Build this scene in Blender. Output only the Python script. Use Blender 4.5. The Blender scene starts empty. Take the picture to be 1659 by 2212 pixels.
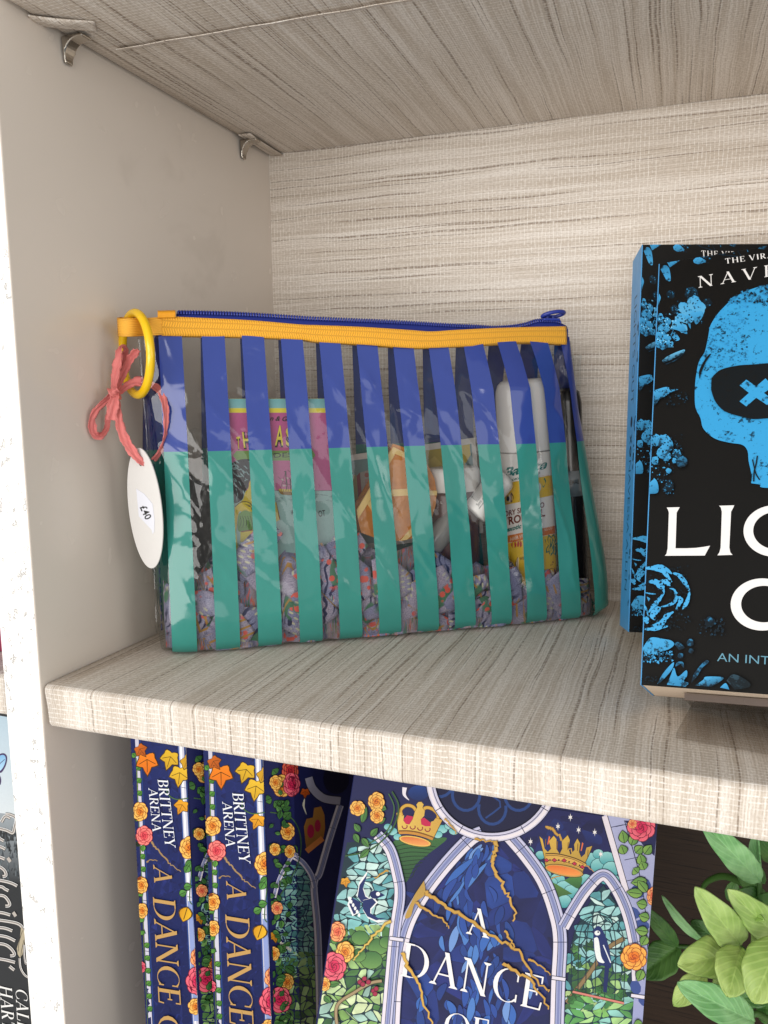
import bpy, bmesh, math, random
from mathutils import Vector, Matrix, noise as mnoise
from mathutils.geometry import tessellate_polygon
random.seed(7)
scn = bpy.context.scene
COL = scn.collection
V = Vector
# ------------------------------------------------------------------ camera
IW, IH, FPX = 1659.0, 2212.0, 1740.716          # photograph size used for measuring, focal length in its pixels
YAW, PIT, ROL = math.radians(-20.0676), math.radians(-8.1178), math.radians(-0.5481)
CAM = V((0.2949, -0.3052, 0.14135))
_f = V((math.sin(YAW)*math.cos(PIT), math.cos(YAW)*math.cos(PIT), math.sin(PIT)))
_r = V((math.cos(YAW), -math.sin(YAW), 0)); _u = _r.cross(_f)
CR = math.cos(ROL)*_r + math.sin(ROL)*_u; CU = -math.sin(ROL)*_r + math.cos(ROL)*_u; CF = _f
cam = bpy.data.objects.new('camera', bpy.data.cameras.new('camera')); COL.objects.link(cam)
cam.data.sensor_fit = 'HORIZONTAL'; cam.data.sensor_width = 36; cam.data.lens = 36*FPX/IW
cam.data.clip_start = 0.01; cam.data.clip_end = 60
cam.matrix_world = Matrix(((CR.x, CU.x, -CF.x, CAM.x), (CR.y, CU.y, -CF.y, CAM.y), (CR.z, CU.z, -CF.z, CAM.z), (0, 0, 0, 1)))
scn.camera = cam
def ray(q): return CF + CR*((q[0]-IW/2)/FPX) - CU*((q[1]-IH/2)/FPX)
def on_plane(q, P, n):                          # where a measured point of the photograph lies on a plane of the place
    d = ray(q); return CAM + d*((P-CAM).dot(n)/d.dot(n))
# ------------------------------------------------------------------ light
world = bpy.data.worlds.new("World"); scn.world = world; world.use_nodes = True
bg = world.node_tree.nodes['Background']; bg.inputs[0].default_value = (0.975, 0.965, 0.935, 1); bg.inputs[1].default_value = 0.66
def area(name, loc, target, sx, sy, energy, col):
    l = bpy.data.lights.new(name, 'AREA'); l.shape = 'RECTANGLE'; l.size = sx; l.size_y = sy; l.energy = energy; l.color = col
    o = bpy.data.objects.new(name, l); COL.objects.link(o); o.location = loc
    o.rotation_euler = (V(target)-V(loc)).to_track_quat('-Z', 'Y').to_euler(); return o
area('window_light', (-0.30, -2.9, 0.72), (0.1, 0.1, 0.05), 3.4, 0.8, 45, (1, 0.977, 0.95))
area('low_fill_light', (-0.30, -2.9, -0.30), (0.1, 0.1, 0.05), 3.4, 0.8, 45, (1, 0.97, 0.935))  # added lamp standing in for light bounced up off the floor
area('reflection_patch_light', (2.7, -2.7, 0.45), (0.1, 0.1, 0.1), 0.9, 1.1, 5, (0.95, 0.98, 1))  # added lamp, no known window: puts reflected patches on the pouch stripes
area('reflection_patch_light', (3.3, -1.25, 0.05), (0.1, 0.1, 0.1), 0.8, 0.9, 5, (1, 0.97, 0.93))  # another added lamp for reflected patches on the stripes
area('side_fill_light', (4.2, -1.0, 0.5), (0.1, 0.1, 0.1), 1.6, 1.8, 17, (1, 0.97, 0.93))  # added fill lamp that brightens the left side panel
scn.view_settings.view_transform = 'Standard'; scn.view_settings.look = 'None'
scn.view_settings.exposure = 0.0; scn.view_settings.gamma = 1
scn.cycles.max_bounces = 14; scn.cycles.transparent_max_bounces = 24; scn.cycles.caustics_reflective = False; scn.cycles.caustics_refractive = False
# ------------------------------------------------------------------ helpers
def lin(h, k=1.0):
    h = h.lstrip('#'); o = []
    for i in (0, 2, 4):
        c = int(h[i:i+2], 16)/255; o.append(min(1, k*(c/12.92 if c <= .04045 else ((c+.055)/1.055)**2.4)))
    return (o[0], o[1], o[2], 1)
class NT:                                        # tiny node-graph writer
    def __init__(s, name):
        s.m = bpy.data.materials.new(name); s.m.use_nodes = True; s.t = s.m.node_tree; s.b = s.t.nodes['Principled BSDF']; s.out = s.t.nodes['Material Output']
    def n(s, typ, ins=None, **kw):
        x = s.t.nodes.new(typ)
        for k, v in kw.items(): setattr(x, k, v)
        for k, v in (ins or {}).items(): s.set(x.inputs[k], v)
        return x
    def set(s, sock, v):
        if hasattr(v, 'outputs'): v = v.outputs[0]
        if hasattr(v, 'is_output'): s.t.links.new(v, sock)
        else: sock.default_value = v
    def math(s, op, a, b=0.0, c=0.0, clamp=False):
        x = s.n('ShaderNodeMath', operation=op); x.use_clamp = clamp
        s.set(x.inputs[0], a); s.set(x.inputs[1], b); s.set(x.inputs[2], c); return x.outputs[0]
    def vec(s, a, b, c=0.0):
        x = s.n('ShaderNodeCombineXYZ'); s.set(x.inputs[0], a); s.set(x.inputs[1], b); s.set(x.inputs[2], c); return x.outputs[0]
    def noise(s, vec, scale=1.0, detail=2.0, rough=.5, out=0, dist=0.0):
        x = s.n('ShaderNodeTexNoise', {'Scale': scale, 'Detail': detail, 'Roughness': rough, 'Distortion': dist})
        if vec is not None: s.set(x.inputs['Vector'], vec)
        return x.outputs[out]
    def sm(s, a, lo, hi):                        # smooth step
        x = s.n('ShaderNodeMapRange', {1: lo, 2: hi, 3: 0.0, 4: 1.0}, interpolation_type='SMOOTHSTEP'); s.set(x.inputs[0], a); return x.outputs[0]
    def mix(s, f, a, b, mode='MIX'):
        x = s.n('ShaderNodeMix', data_type='RGBA', blend_type=mode); s.set(x.inputs[0], f); s.set(x.inputs[6], a); s.set(x.inputs[7], b); return x.outputs[2]
    def bump(s, h, strength=.3, dist=.001):
        x = s.n('ShaderNodeBump', {'Strength': strength, 'Distance': dist}); s.set(x.inputs['Height'], h); s.set(s.b.inputs['Normal'], x.outputs[0]); return x
    def uv(s):
        x = s.n('ShaderNodeUVMap'); y = s.n('ShaderNodeSeparateXYZ', {0: x.outputs[0]}); return x.outputs[0], y.outputs[0], y.outputs[1]
    def obj(s): return s.n('ShaderNodeTexCoord').outputs['Object']
    def P(s, **kw):
        names = {'color': 'Base Color', 'rough': 'Roughness', 'metal': 'Metallic', 'spec': 'Specular IOR Level', 'coat': 'Coat Weight', 'coat_rough': 'Coat Roughness', 'sss': 'Subsurface Weight', 'sheen': 'Sheen Weight', 'trans': 'Transmission Weight', 'ior': 'IOR', 'alpha': 'Alpha'}
        for k, v in kw.items(): s.set(s.b.inputs[names[k]], v)
        return s.m
_plain = {}
def plain(name, col, rough=.5, spec=.5, metal=0.0, grain=.06, gscale=120., bump=0.0, coat=0.0):
    """a painted / moulded surface with slight mottling in colour and gloss"""
    if name in _plain: return _plain[name]
    g = NT(name); c = lin(col) if isinstance(col, str) else col; o = g.obj()
    nz = g.noise(o, gscale, 4); k = g.math('MULTIPLY_ADD', nz, 2*grain, 1-grain)
    cc = g.mix(1.0, c, g.n('ShaderNodeCombineColor', {0: k, 1: k, 2: k}).outputs[0], 'MULTIPLY')
    g.P(color=cc, rough=g.math('MULTIPLY_ADD', g.noise(o, gscale*.4, 3), .2, rough-.1), spec=spec, metal=metal, coat=coat)
    if bump: g.bump(g.noise(o, gscale*3, 3), bump, .0004)
    _plain[name] = g.m; return g.m
_loc = {}
def thing(name, label, cat, loc=(0, 0, 0), group=None):
    o = bpy.data.objects.new(name, None); COL.objects.link(o); o.location = loc; o.empty_display_size = .02
    o['label'] = label; o['category'] = cat
    if group: o['group'] = group
    _loc[o] = V(loc); return o
def mesh(name, verts, faces, mats, parent=None, smooth=False, uvs=None, fm=None, cols=None, label=None, kind=None):
    me = bpy.data.meshes.new(name); L = _loc.get(parent, V((0, 0, 0)))
    me.from_pydata([tuple(V(v)-L) for v in verts], [], faces)
    if not isinstance(mats, (list, tuple)): mats = [mats]
    for m in mats: me.materials.append(m)
    if fm: me.polygons.foreach_set('material_index', fm)
    if smooth: me.polygons.foreach_set('use_smooth', [True]*len(me.polygons))
    if uvs:                                      # per vertex
        l = me.uv_layers.new(name='UVMap'); l.data.foreach_set('uv', [c for lp in me.loops for c in uvs[lp.vertex_index]])
    if cols:
        a = me.color_attributes.new('Col', 'FLOAT_COLOR', 'POINT'); a.data.foreach_set('color', [c for q in cols for c in q])
    me.update(); o = bpy.data.objects.new(name, me); COL.objects.link(o)
    if parent is not None: o.parent = parent; _loc[o] = L
    if label: o['label'] = label
    if kind: o['kind'] = kind
    return o
def tag(o, label, cat, group=None):
    o['label'] = label; o['category'] = cat
    if group: o['group'] = group
    return o
def grid(fn, nu, nv):                             # fn(u,v)->point
    vs = [fn(i/nu, j/nv) for j in range(nv+1) for i in range(nu+1)]
    fs = [(j*(nu+1)+i, j*(nu+1)+i+1, (j+1)*(nu+1)+i+1, (j+1)*(nu+1)+i) for j in range(nv) for i in range(nu)]
    return vs, fs
def join(parts):
    vs, fs = [], []
    for a, b in parts:
        k = len(vs); vs += list(a); fs += [tuple(i+k for i in f) for f in b]
    return vs, fs
def hexa(c):                                      # eight corners: bottom four then top four
    return list(c), [(0, 3, 2, 1), (4, 5, 6, 7), (0, 1, 5, 4), (1, 2, 6, 5), (2, 3, 7, 6), (3, 0, 4, 7)]
def box(O, X, Y, Z):
    O, X, Y, Z = V(O), V(X), V(Y), V(Z); return hexa([O, O+X, O+X+Y, O+Y, O+Z, O+X+Z, O+X+Y+Z, O+Y+Z])
def bevel(o, w, seg=2, angle=.6):
    m = o.modifiers.new('bevel', 'BEVEL'); m.width = w; m.segments = seg; m.limit_method = 'ANGLE'; m.angle_limit = angle; return o
def frames(path, closed=False, up=V((0, 0, 1))):
    n = len(path); out = []; prev = None
    for i in range(n):
        a = path[(i-1) % n] if (closed or i > 0) else path[i]; b = path[(i+1) % n] if (closed or i < n-1) else path[i]
        t = (V(b)-V(a)).normalized()
        if prev is None: s = t.cross(up); s = t.orthogonal() if s.length < 1e-4 else s
        else: s = prev - t*prev.dot(t)
        s.normalize(); prev = s; out.append((V(path[i]), t, s, t.cross(s)))
    return out
def tube(path, r, seg=10, closed=False, caps=True):
    fr = frames(path, closed); vs, fs = [], []; n = len(fr)
    for i, (p, t, s, b) in enumerate(fr):
        rr = r(i/max(1, n-1)) if callable(r) else r
        for k in range(seg):
            a = 2*math.pi*k/seg; vs.append(p+s*(rr*math.cos(a))+b*(rr*math.sin(a)))
    for i in range(n if closed else n-1):
        for k in range(seg):
            k2 = (k+1) % seg; j = (i+1) % n; fs.append((i*seg+k, i*seg+k2, j*seg+k2, j*seg+k))
    if caps and not closed: fs.append(tuple(range(seg))[::-1]); fs.append(tuple((n-1)*seg+k for k in range(seg)))
    return vs, fs
def lathe(prof, O, ax, seg=40):                   # prof: (radius, height along ax)
    ax = V(ax).normalized(); s = ax.orthogonal().normalized(); b = ax.cross(s); vs, fs = [], []
    for r, h in prof:
        for k in range(seg): a = 2*math.pi*k/seg; vs.append(V(O)+ax*h+s*(r*math.cos(a))+b*(r*math.sin(a)))
    for i in range(len(prof)-1):
        for k in range(seg): k2 = (k+1) % seg; fs.append((i*seg+k, i*seg+k2, (i+1)*seg+k2, (i+1)*seg+k))
    fs.append(tuple(range(seg))[::-1]); fs.append(tuple((len(prof)-1)*seg+k for k in range(seg)))
    return vs, fs
def spline(pts, n=8):                             # Catmull-Rom through points (vectors or tuples)
    P = [V(p) for p in pts]; out = []
    for i in range(len(P)-1):
        a, b, c, d = P[max(0, i-1)], P[i], P[i+1], P[min(len(P)-1, i+2)]
        for k in range(n):
            t = k/n; out.append(.5*((2*b)+(c-a)*t+(2*a-5*b+4*c-d)*t*t+(3*b-a-3*c+d)*t**3))
    out.append(P[-1]); return out
def lerp(xs, x):                                  # piecewise linear [(x,y)...]
    if x <= xs[0][0]: return xs[0][1]
    for (a, b), (c, d) in zip(xs, xs[1:]):
        if x <= c: return b+(d-b)*(x-a)/(c-a)
    return xs[-1][1]
def fbm(p, o=3):
    a = 1.0; t = 0.0
    for _ in range(o): t += a*mnoise.noise(p); p = p*2.03+V((3.1, 1.7, 9.2)); a *= .5
    return t
# ------------------------------------------------------------------ materials of the bookcase
def make_grasscloth():
    g = NT('grasscloth_paper'); uv, U, W = g.uv()
    w0 = g.noise(g.vec(g.math('MULTIPLY', U, 14.), g.math('MULTIPLY', W, 45.)), 1, 2)
    Wd = g.math('ADD', W, g.math('MULTIPLY', g.math('SUBTRACT', w0, .5), .0042))
    tone = g.noise(g.vec(g.math('MULTIPLY', U, 7.), g.math('MULTIPLY', Wd, 900.)), 1, 3, .6)
    broad = g.noise(g.vec(g.math('MULTIPLY', U, 5.), g.math('MULTIPLY', Wd, 150.)), 1, 2)
    fine = g.noise(g.vec(g.math('MULTIPLY', U, 420.), g.math('MULTIPLY', Wd, 1500.)), 1, 2, .65)
    dk = g.noise(g.vec(g.math('MULTIPLY', U, 4.0), g.math('MULTIPLY_ADD', Wd, 560., 40.)), 1, 1)
    dash = g.noise(g.vec(g.math('MULTIPLY', U, 330.), g.math('MULTIPLY_ADD', Wd, 300., 9.)), 1, 1)
    yarn = g.math('SINE', g.math('ADD', g.math('MULTIPLY', Wd, 6.2832/.00125), g.math('MULTIPLY', w0, 6.0)))
    t = g.math('ADD', g.math('MULTIPLY', tone, .55), g.math('ADD', g.math('MULTIPLY', broad, .35), g.math('MULTIPLY', yarn, .030)))
    c = g.mix(g.sm(t, .33, .60), lin('#c3b6a7'), lin('#e8e0d7'))
    c = g.mix(g.math('MULTIPLY', g.sm(fine, .42, .72), .55), c, lin('#ad9f90'))
    dm = g.math('MULTIPLY', g.sm(dk, .615, .665), g.math('MULTIPLY_ADD', g.sm(dash, .30, .50), .65, .30))
    c = g.mix(g.math('MULTIPLY', dm, .72), c, lin('#75614f'))
    # pale cross threads, broken and slightly uneven
    jit = g.noise(g.vec(g.math('MULTIPLY', U, 90.), g.math('MULTIPLY', W, 70.)), 1, 1)
    ph = g.math('ADD', g.math('DIVIDE', U, .00245), g.math('MULTIPLY', jit, .75))
    tri = g.math('ABSOLUTE', g.math('SUBTRACT', g.math('FRACT', ph), .5))
    th = g.math('SUBTRACT', 1.0, g.sm(tri, .05, .13))
    br = g.noise(g.vec(g.math('MULTIPLY', U, 420.), g.math('MULTIPLY', W, 620.)), 1, 2)
    pt = g.noise(g.vec(g.math('MULTIPLY', U, 45.), g.math('MULTIPLY', W, 30.)), 1, 2)
    thm = g.math('MULTIPLY', g.math('MULTIPLY', th, g.sm(br, .30, .62)), g.sm(pt, .25, .48))
    ph2 = g.math('ADD', g.math('DIVIDE', U, .00082), g.math('MULTIPLY', jit, 2.0))
    th2 = g.math('SUBTRACT', 1.0, g.sm(g.math('ABSOLUTE', g.math('SUBTRACT', g.math('FRACT', ph2), .5)), .1, .3))
    c = g.mix(g.math('MULTIPLY', g.math('MULTIPLY', th2, g.sm(br, .4, .7)), .35), c, lin('#efe7dd'))
    c = g.mix(g.math('MULTIPLY', thm, .66), c, lin('#faf6f0'))
    g.P(color=c, rough=.72, spec=.25)
    h = g.math('ADD', g.math('MULTIPLY', thm, .8), g.math('SUBTRACT', tone, g.math('MULTIPLY', dm, .7)))
    g.bump(h, .35, .0004); return g.m
M_paper = make_grasscloth()
def make_white_panel():
    g = NT('white_laminate'); o = g.obj(); n1 = g.noise(o, 9, 3); n2 = g.noise(o, 60, 2)
    c = g.mix(n1, lin('#dbd1c6'), lin('#e0d6cb'))
    sp = g.math('MULTIPLY', g.sm(g.noise(o, 130, 1), .83, .85), .6); sm_ = g.math('MULTIPLY', g.sm(g.noise(o, 14, 4, .65, 0, .6), .60, .75), .16); c = g.mix(sm_, c, lin('#b3a799')); c = g.mix(sp, c, lin('#8d8278'))
    g.P(color=c, rough=g.math('MULTIPLY_ADD', n2, .02, .26), spec=.5); return g.m
M_panel = make_white_panel()
def make_chipped():
    g = NT('chipped_white_paint'); o = g.obj(); s = g.n('ShaderNodeMapping', {0: o}); s.inputs['Scale'].default_value = (1, 1, .62)
    n = g.noise(s.outputs[0], 330, 3, .55); q = g.noise(o, 55, 2); ch = g.math('MULTIPLY', g.sm(n, .60, .66), g.sm(q, .42, .56))
    g.P(color=g.mix(g.math('MULTIPLY', ch, .35), lin('#f6f3ef'), lin('#c3beb9')), rough=.38, spec=.5)
    g.bump(g.math('SUBTRACT', 1.0, ch), .9, .0012); return g.m
M_edge = make_chipped()
def make_darkwood():
    g = NT('dark_brown_wood'); uv, U, W = g.uv()
    n = g.noise(g.vec(g.math('MULTIPLY', U, 7.), g.math('MULTIPLY', W, 300.)), 1, 3); m = g.noise(g.vec(g.math('MULTIPLY', U, 18.), g.math('MULTIPLY', W, 800.)), 1, 2)
    c = g.mix(n, lin('#241a14'), lin('#3d2e23')); c = g.mix(g.sm(m, .58, .66), c, lin('#1d1510'))
    g.P(color=c, rough=.55, spec=.3); g.bump(m, .2, .0003); return g.m
M_dark = make_darkwood()
M_nickel = plain('nickel', '#b9b2a8', .22, .5, 1.0, .05, 300)
# ------------------------------------------------------------------ bookcase
D, H, T, PT = 0.26, 0.3206, 0.0221, 0.0235        # depth, clear height, shelf thickness, side panel thickness
XR = 0.86                                          # far side of the bay
case = thing('bookcase', 'white bookcase with shelves and back covered in beige grasscloth paper', 'bookcase', (0.2, 0.13, -0.42))
def side_panel(x0, x1):
    vs, fs = box((x0, -.0012, -.42), (x1-x0, 0, 0), (0, D+.02, 0), (0, 0, .95))
    o = mesh('side_panel', vs, fs, [M_panel, M_edge], case, fm=[1 if i == 2 else 0 for i in range(6)]); bevel(o, .0009, 3); return o
side_panel(-PT, 0); side_panel(XR, XR+PT)
def shelf(x0, x1, ztop, wob=0.0):
    r = .0035; prof = []                            # loop in (y,z) from back top, over the front edge, to back underside
    prof += [(D-.0005, ztop), (.18, ztop), (.12, ztop), (.06, ztop), (.02, ztop)]
    prof += [(r-r*math.sin(a), ztop-r+r*math.cos(a)) for a in [i*math.pi/12 for i in range(7)]]
    prof += [(0.0003, ztop-T*.5)]
    prof += [(r-r*math.cos(a), ztop-T+r-r*math.sin(a)) for a in [i*math.pi/12 for i in range(7)]]
    prof += [(.03, ztop-T), (.08, ztop-T), (.14, ztop-T), (.2, ztop-T), (D-.0005, ztop-T)]
    L = [0]
    for a, b in zip(prof, prof[1:]): L.append(L[-1]+math.hypot(b[0]-a[0], b[1]-a[1]))
    n = 60; vs, uvs = [], []
    for i in range(n+1):
        x = x0+(x1-x0)*i/n
        for k, (y, z) in enumerate(prof):
            xe = x
            if i == 0 and z < ztop-.002: xe = x+.0022*min(1, (ztop-z)/T)      # paper wrapped back at the left end
            dz = wob*fbm(V((x*9, y*14, z*30)), 2)*(.35 if y < .012 else 1)
            vs.append((xe, y-abs(dz)*.3*(y < .005), z+dz)); uvs.append((L[k]+x0*.31, x+.07*ztop))
    m = len(prof); fs = [(i*m+k, i*m+k+1, (i+1)*m+k+1, (i+1)*m+k) for i in range(n) for k in range(m-1)]
    fs += [tuple(range(m))[::-1], tuple(n*m+k for k in range(m))]
    return mesh('shelf', vs, fs, M_paper, case, smooth=False, uvs=uvs)
s1 = shelf(.0012, XR-.001, 0.0, .00035); s2 = shelf(.0008, XR-.001, H+T, .0009); s3 = shelf(-.45, -PT-.001, .0022, .0004); s4 = shelf(.001, XR-.001, -.345, .0003)
for o in (s1, s2, s3, s4):
    o.data.polygons.foreach_set('use_smooth', [len(p.vertices) == 4 for p in o.data.polygons])
def back(name, x0, x1, z0, z1, mat, y=D):
    vs, fs = box((x0, y, z0), (x1-x0, 0, 0), (0, .006, 0), (0, 0, z1-z0))
    return mesh(name, vs, fs, mat, case, uvs=[(v[0], v[2]) for v in vs])
back('back_panel', 0, XR, -T*.6, .53, M_paper); back('back_panel', 0, XR, -.42, -T*.6-.002, M_dark, D-.0005)
back('back_panel', -.45, -PT, -.42, .53, M_dark)
# upper edge of the underside: a seam where two sheets of paper overlap, and the lifted corners over the pins
def paper_strip(pts, w, lift):
    vs, uvs = [], []
    for i, (x, y) in enumerate(pts):
        for k in (0, 1): vs.append((x, y+w*k+.0004*math.sin(i*2.3), H-lift*(1-k)-.0006)); uvs.append((y+.4+w*k, x))
    fs = [(2*i, 2*i+2, 2*i+3, 2*i+1) for i in range(len(pts)-1)]
    o = mesh('paper_seam', vs, fs, M_paper, s2, uvs=uvs); o.parent = s2; m = o.modifiers.new('thick', 'SOLIDIFY'); m.thickness = .0004; return o
def _up(q): p = on_plane(q, V((0, 0, H)), V((0, 0, 1))); return p.x, p.y
paper_strip([_up((250+i*56, 98-i*56*.173)) for i in range(26)], .004, .0011)
def paper_fold(q0, q1, w, lift):
    a, b = V((*_up(q0), H)), V((*_up(q1), H)); d = (b-a); n = V((-d.y, d.x, 0)).normalized()
    def f(u, v): return a+d*u+n*(w*(v-.2))-V((0, 0, .0008+lift*math.sin(min(1, u*1.15)*math.pi)**.7*math.sin(math.pi*min(1, v*1.3+.1))))
    vs, fs = grid(f, 14, 8); o = mesh('paper_fold', vs, fs, M_paper, s2, smooth=True, uvs=[(v.y, v.x) for v in vs]); o.parent = s2
    m = o.modifiers.new('thick', 'SOLIDIFY'); m.thickness = .0005
paper_fold((62, 32), (205, 46), .011, .0012); paper_fold((535, 285), (606, 332), .009, .0014)
# nickel shelf supports: a curved tongue from the side panel out under the shelf
def shelf_pin(y, z):
    w = .0074; prof = [(.0006, -.0122), (.0015, -.0130), (.0024, -.0122)]
    inner = [(.0020+.0082*(1-math.cos(a)), -.0108+.0086*math.sin(a)) for a in [i*math.pi/2/10 for i in range(11)]]
    prof += inner + [(.0130, -.0022), (.0137, -.0014), (.0130, -.0006), (.0006, -.0006)]
    vs = []; m = len(prof)
    for k, yy in enumerate((y-w/2, y+w/2)):
        for x, dz in prof:
            nar = 1-.35*max(0, (-.007-dz)/.006); vs.append((x, y+(yy-y)*nar, z+dz))
    fs = [(i, (i+1) % m, m+(i+1) % m, m+i) for i in range(m)] + [tuple(range(m))[::-1], tuple(m+i for i in range(m))]
    o = mesh('shelf_support', vs, fs, M_nickel, case); bevel(o, .0006, 3, .9)
shelf_pin(.0455, H-.0008); shelf_pin(.2190, H-.0008)
# ------------------------------------------------------------------ the striped pouch
PA = V((.0392, .0558, 0)); PD = V((.81750, .57593, 0)); PN = V((-.57593, .81750, 0)); ZZ = V((0, 0, 1))
def PP(s, n, z): return PA+PD*s+PN*n+ZZ*z        # s along the pouch, n into the shelf, z up
def on_pouch(q, n): return on_plane(q, PP(0, n, 0), PN)
def s_of(p): return (p-PA).dot(PD)
ZT = .1765; NM = .0195                            # top of the clear sheets, middle plane
S_L = [(0, -.0066), (.012, -.0078), (.05, -.0075), (.12, -.0078), (.17, -.0092), (.19, -.0098)]
S_R = [(0, .2700), (.006, .2745), (.03, .2728), (.073, .2645), (.128, .2530), (.19, .2432)]
B_T = [(0, .0185), (.02, .0200), (.06, .0185), (.11, .0135), (.15, .0080), (.19, .0022)]
def thin_fresnel(g, ior):
    bf = g.n('ShaderNodeNewGeometry').outputs['Backfacing']; fr = g.n('ShaderNodeFresnel'); g.set(fr.inputs[0], g.math('MULTIPLY_ADD', bf, 1/ior-ior, ior)); return fr
B_A = [(0, 0), (.03, .0005), (.08, .0045), (.11, .0092), (.145, .0125), (.162, .0062), (.176, 0)]   # pushed out where the can stands
def clear_mat():
    g = NT('clear_vinyl'); g.t.nodes.remove(g.b)
    tr = g.n('ShaderNodeBsdfTransparent'); tr.inputs[0].default_value = (.865, .865, .86, 1)
    gl = g.n('ShaderNodeBsdfGlossy'); gl.inputs['Roughness'].default_value = .03
    fr = thin_fresnel(g, 1.5)
    k = g.math('MULTIPLY', fr.outputs[0], 1.25, clamp=True)
    o = g.obj(); b = g.n('ShaderNodeBump', {'Strength': .30, 'Distance': .0012}); g.set(b.inputs['Height'], g.noise(o, 42, 2, .5, 0, .8))
    g.set(gl.inputs['Normal'], b.outputs[0]); g.set(fr.inputs['Normal'], b.outputs[0])
    mx = g.n('ShaderNodeMixShader'); g.set(mx.inputs[0], k); g.t.links.new(tr.outputs[0], mx.inputs[1]); g.t.links.new(gl.outputs[0], mx.inputs[2])
    g.t.links.new(mx.outputs[0], g.out.inputs[0]); return g.m
M_clear = clear_mat()
def print_vinyl(name, c):
    g = NT(name); o = g.obj(); nz = g.noise(o, 30, 3)
    g.P(color=g.mix(nz, lin(c, .93), lin(c, 1.07)), rough=.085, spec=.5)
    g.bump(g.noise(o, 42, 2, .5, 0, .8), .35, .0012); return g.m
M_blue = print_vinyl('blue_vinyl_print', '#33458f'); M_teal = print_vinyl('teal_vinyl_print', '#36857b')
def sheet_pt(s, w, side, off=0.0):
    """w 0..1 runs down the sheet from the zip to the middle of the base; side -1 front, +1 back"""
    z = ZT*(1-w/.86) if w < .86 else 0
    zc = max(z, .0)
    sl, sr = lerp(S_L, zc), lerp(S_R, zc); q = max(-1, min(1, 2*(s-sl)/(sr-sl)-1))
    pr = max(0.0, 1-abs(q)**(8+11*max(0, 1-zc/.09)))**.45; b = (lerp(B_T, zc)+lerp(B_A, zc)*math.exp(-((s-.211)/.034)**2))*pr+.0004
    r = min(.0075, b*.9)
    if w < .86 and z > r: n, zz, nn = -b, z, 1.0
    else:
        # rounded lower corner then the flat base
        t = (w-.86*(1-r/ZT))/(1-.86*(1-r/ZT)); la = r*math.pi/2; lb = max(1e-6, b-r); tt = t*(la+lb)
        if tt < la: a = tt/r; n, zz, nn = -b+r-r*math.cos(a), r-r*math.sin(a), math.cos(a)
        else: n, zz, nn = -b+r+(tt-la), 0.0, 0.0
    zz += .0006
    if side > 0: s -= .0145*math.exp(-((q+.90)/.095)**2)*math.sin(math.pi*min(1, max(0, zc/ZT)))**.6*(1-math.exp(-((q+1)/.02)**2))
    p = V((s*24, zz*17, 3.7*side)); k = min(1, zz/.02)*pr*max(0, min(1, (ZT+.004-zz)/.03))
    wv = k*(.0017*fbm(p, 2)+.00030*fbm(V((s*95, zz*60, side*2.2)), 2))
    if side < 0: wv += k*.00028*math.exp(-((s-.018)/.03)**2)*math.sin(zz*210+s*160)
    cz = mnoise.noise(V((s*34+zz*22, zz*9-s*5, 5.1+side))); wv += k*.00042*(1-min(1, abs(cz)*6))**2
    n -= wv*(1 if side < 0 else 1)+off*nn; zz -= off*.35*(1-nn)*0
    if zz < .0008 and nn == 0: zz += off*0
    return PP(s, NM+n*(-side)*(1 if side < 0 else 1) if side > 0 else NM+n, zz)
def sheet_s(u, w):                                 # keeps the sheet edges on the side seams
    z = max(0, ZT*(1-w/.86)); return lerp(S_L, z)+(lerp(S_R, z)-lerp(S_L, z))*u
pouch = thing('zip_pouch', 'clear zip pouch with blue and teal stripes and a yellow woven band', 'pouch', tuple(PP(.125, NM, 0)))
def solid(o, t, off=0): m = o.modifiers.new('thick', 'SOLIDIFY'); m.thickness = t; m.offset = off; return o
for nm, sd in (('front_sheet', -1), ('back_sheet', 1)):
    def ease(u): return .5-.5*math.cos(math.pi*u) if False else (u*.5+(.5-.5*math.cos(math.pi*u))*.5)
    vs, fs = grid(lambda u, w: sheet_pt(sheet_s(ease(u), w), w, sd), 150, 110); mesh(nm, vs, fs, M_clear, pouch, smooth=True)
W_SPLIT = .86*(1-.1125/ZT)
def stripe(k, side):
    hw = .00615; NU, NV = 10, 96; vs, fs, fm = [], [], []
    wl = sorted(set([i/NV*.992 for i in range(NV+1)]+[W_SPLIT]))
    for w in wl:
        z = max(0, ZT*(1-w/.86)); f = z/ZT; sc = (.0052+.02335*k)*(1-f)+(.0074+.02145*k)*f
        if k == 0: sc -= .0012*f
        sc += (.0010+.0019*k/9)*max(0, 1-f)**.7; hw = .0061+.0006*(1-f)
        for i in range(NU+1):
            s = sc-hw+2*hw*i/NU; s = max(lerp(S_L, z)+.0002, min(lerp(S_R, z)-.0002, s))
            vs.append(sheet_pt(s, w, side, .00022))
    n = NU+1
    for j in range(len(wl)-1):
        for i in range(NU):
            fs.append((j*n+i, j*n+i+1, (j+1)*n+i+1, (j+1)*n+i)); fm.append(0 if wl[j] < W_SPLIT-1e-9 else 1)
    mesh('stripe', vs, fs, [M_blue, M_teal], pouch, smooth=True, fm=fm)
for k in range(12): stripe(k, -1)
for k in range(12): stripe(k, 1)
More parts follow.
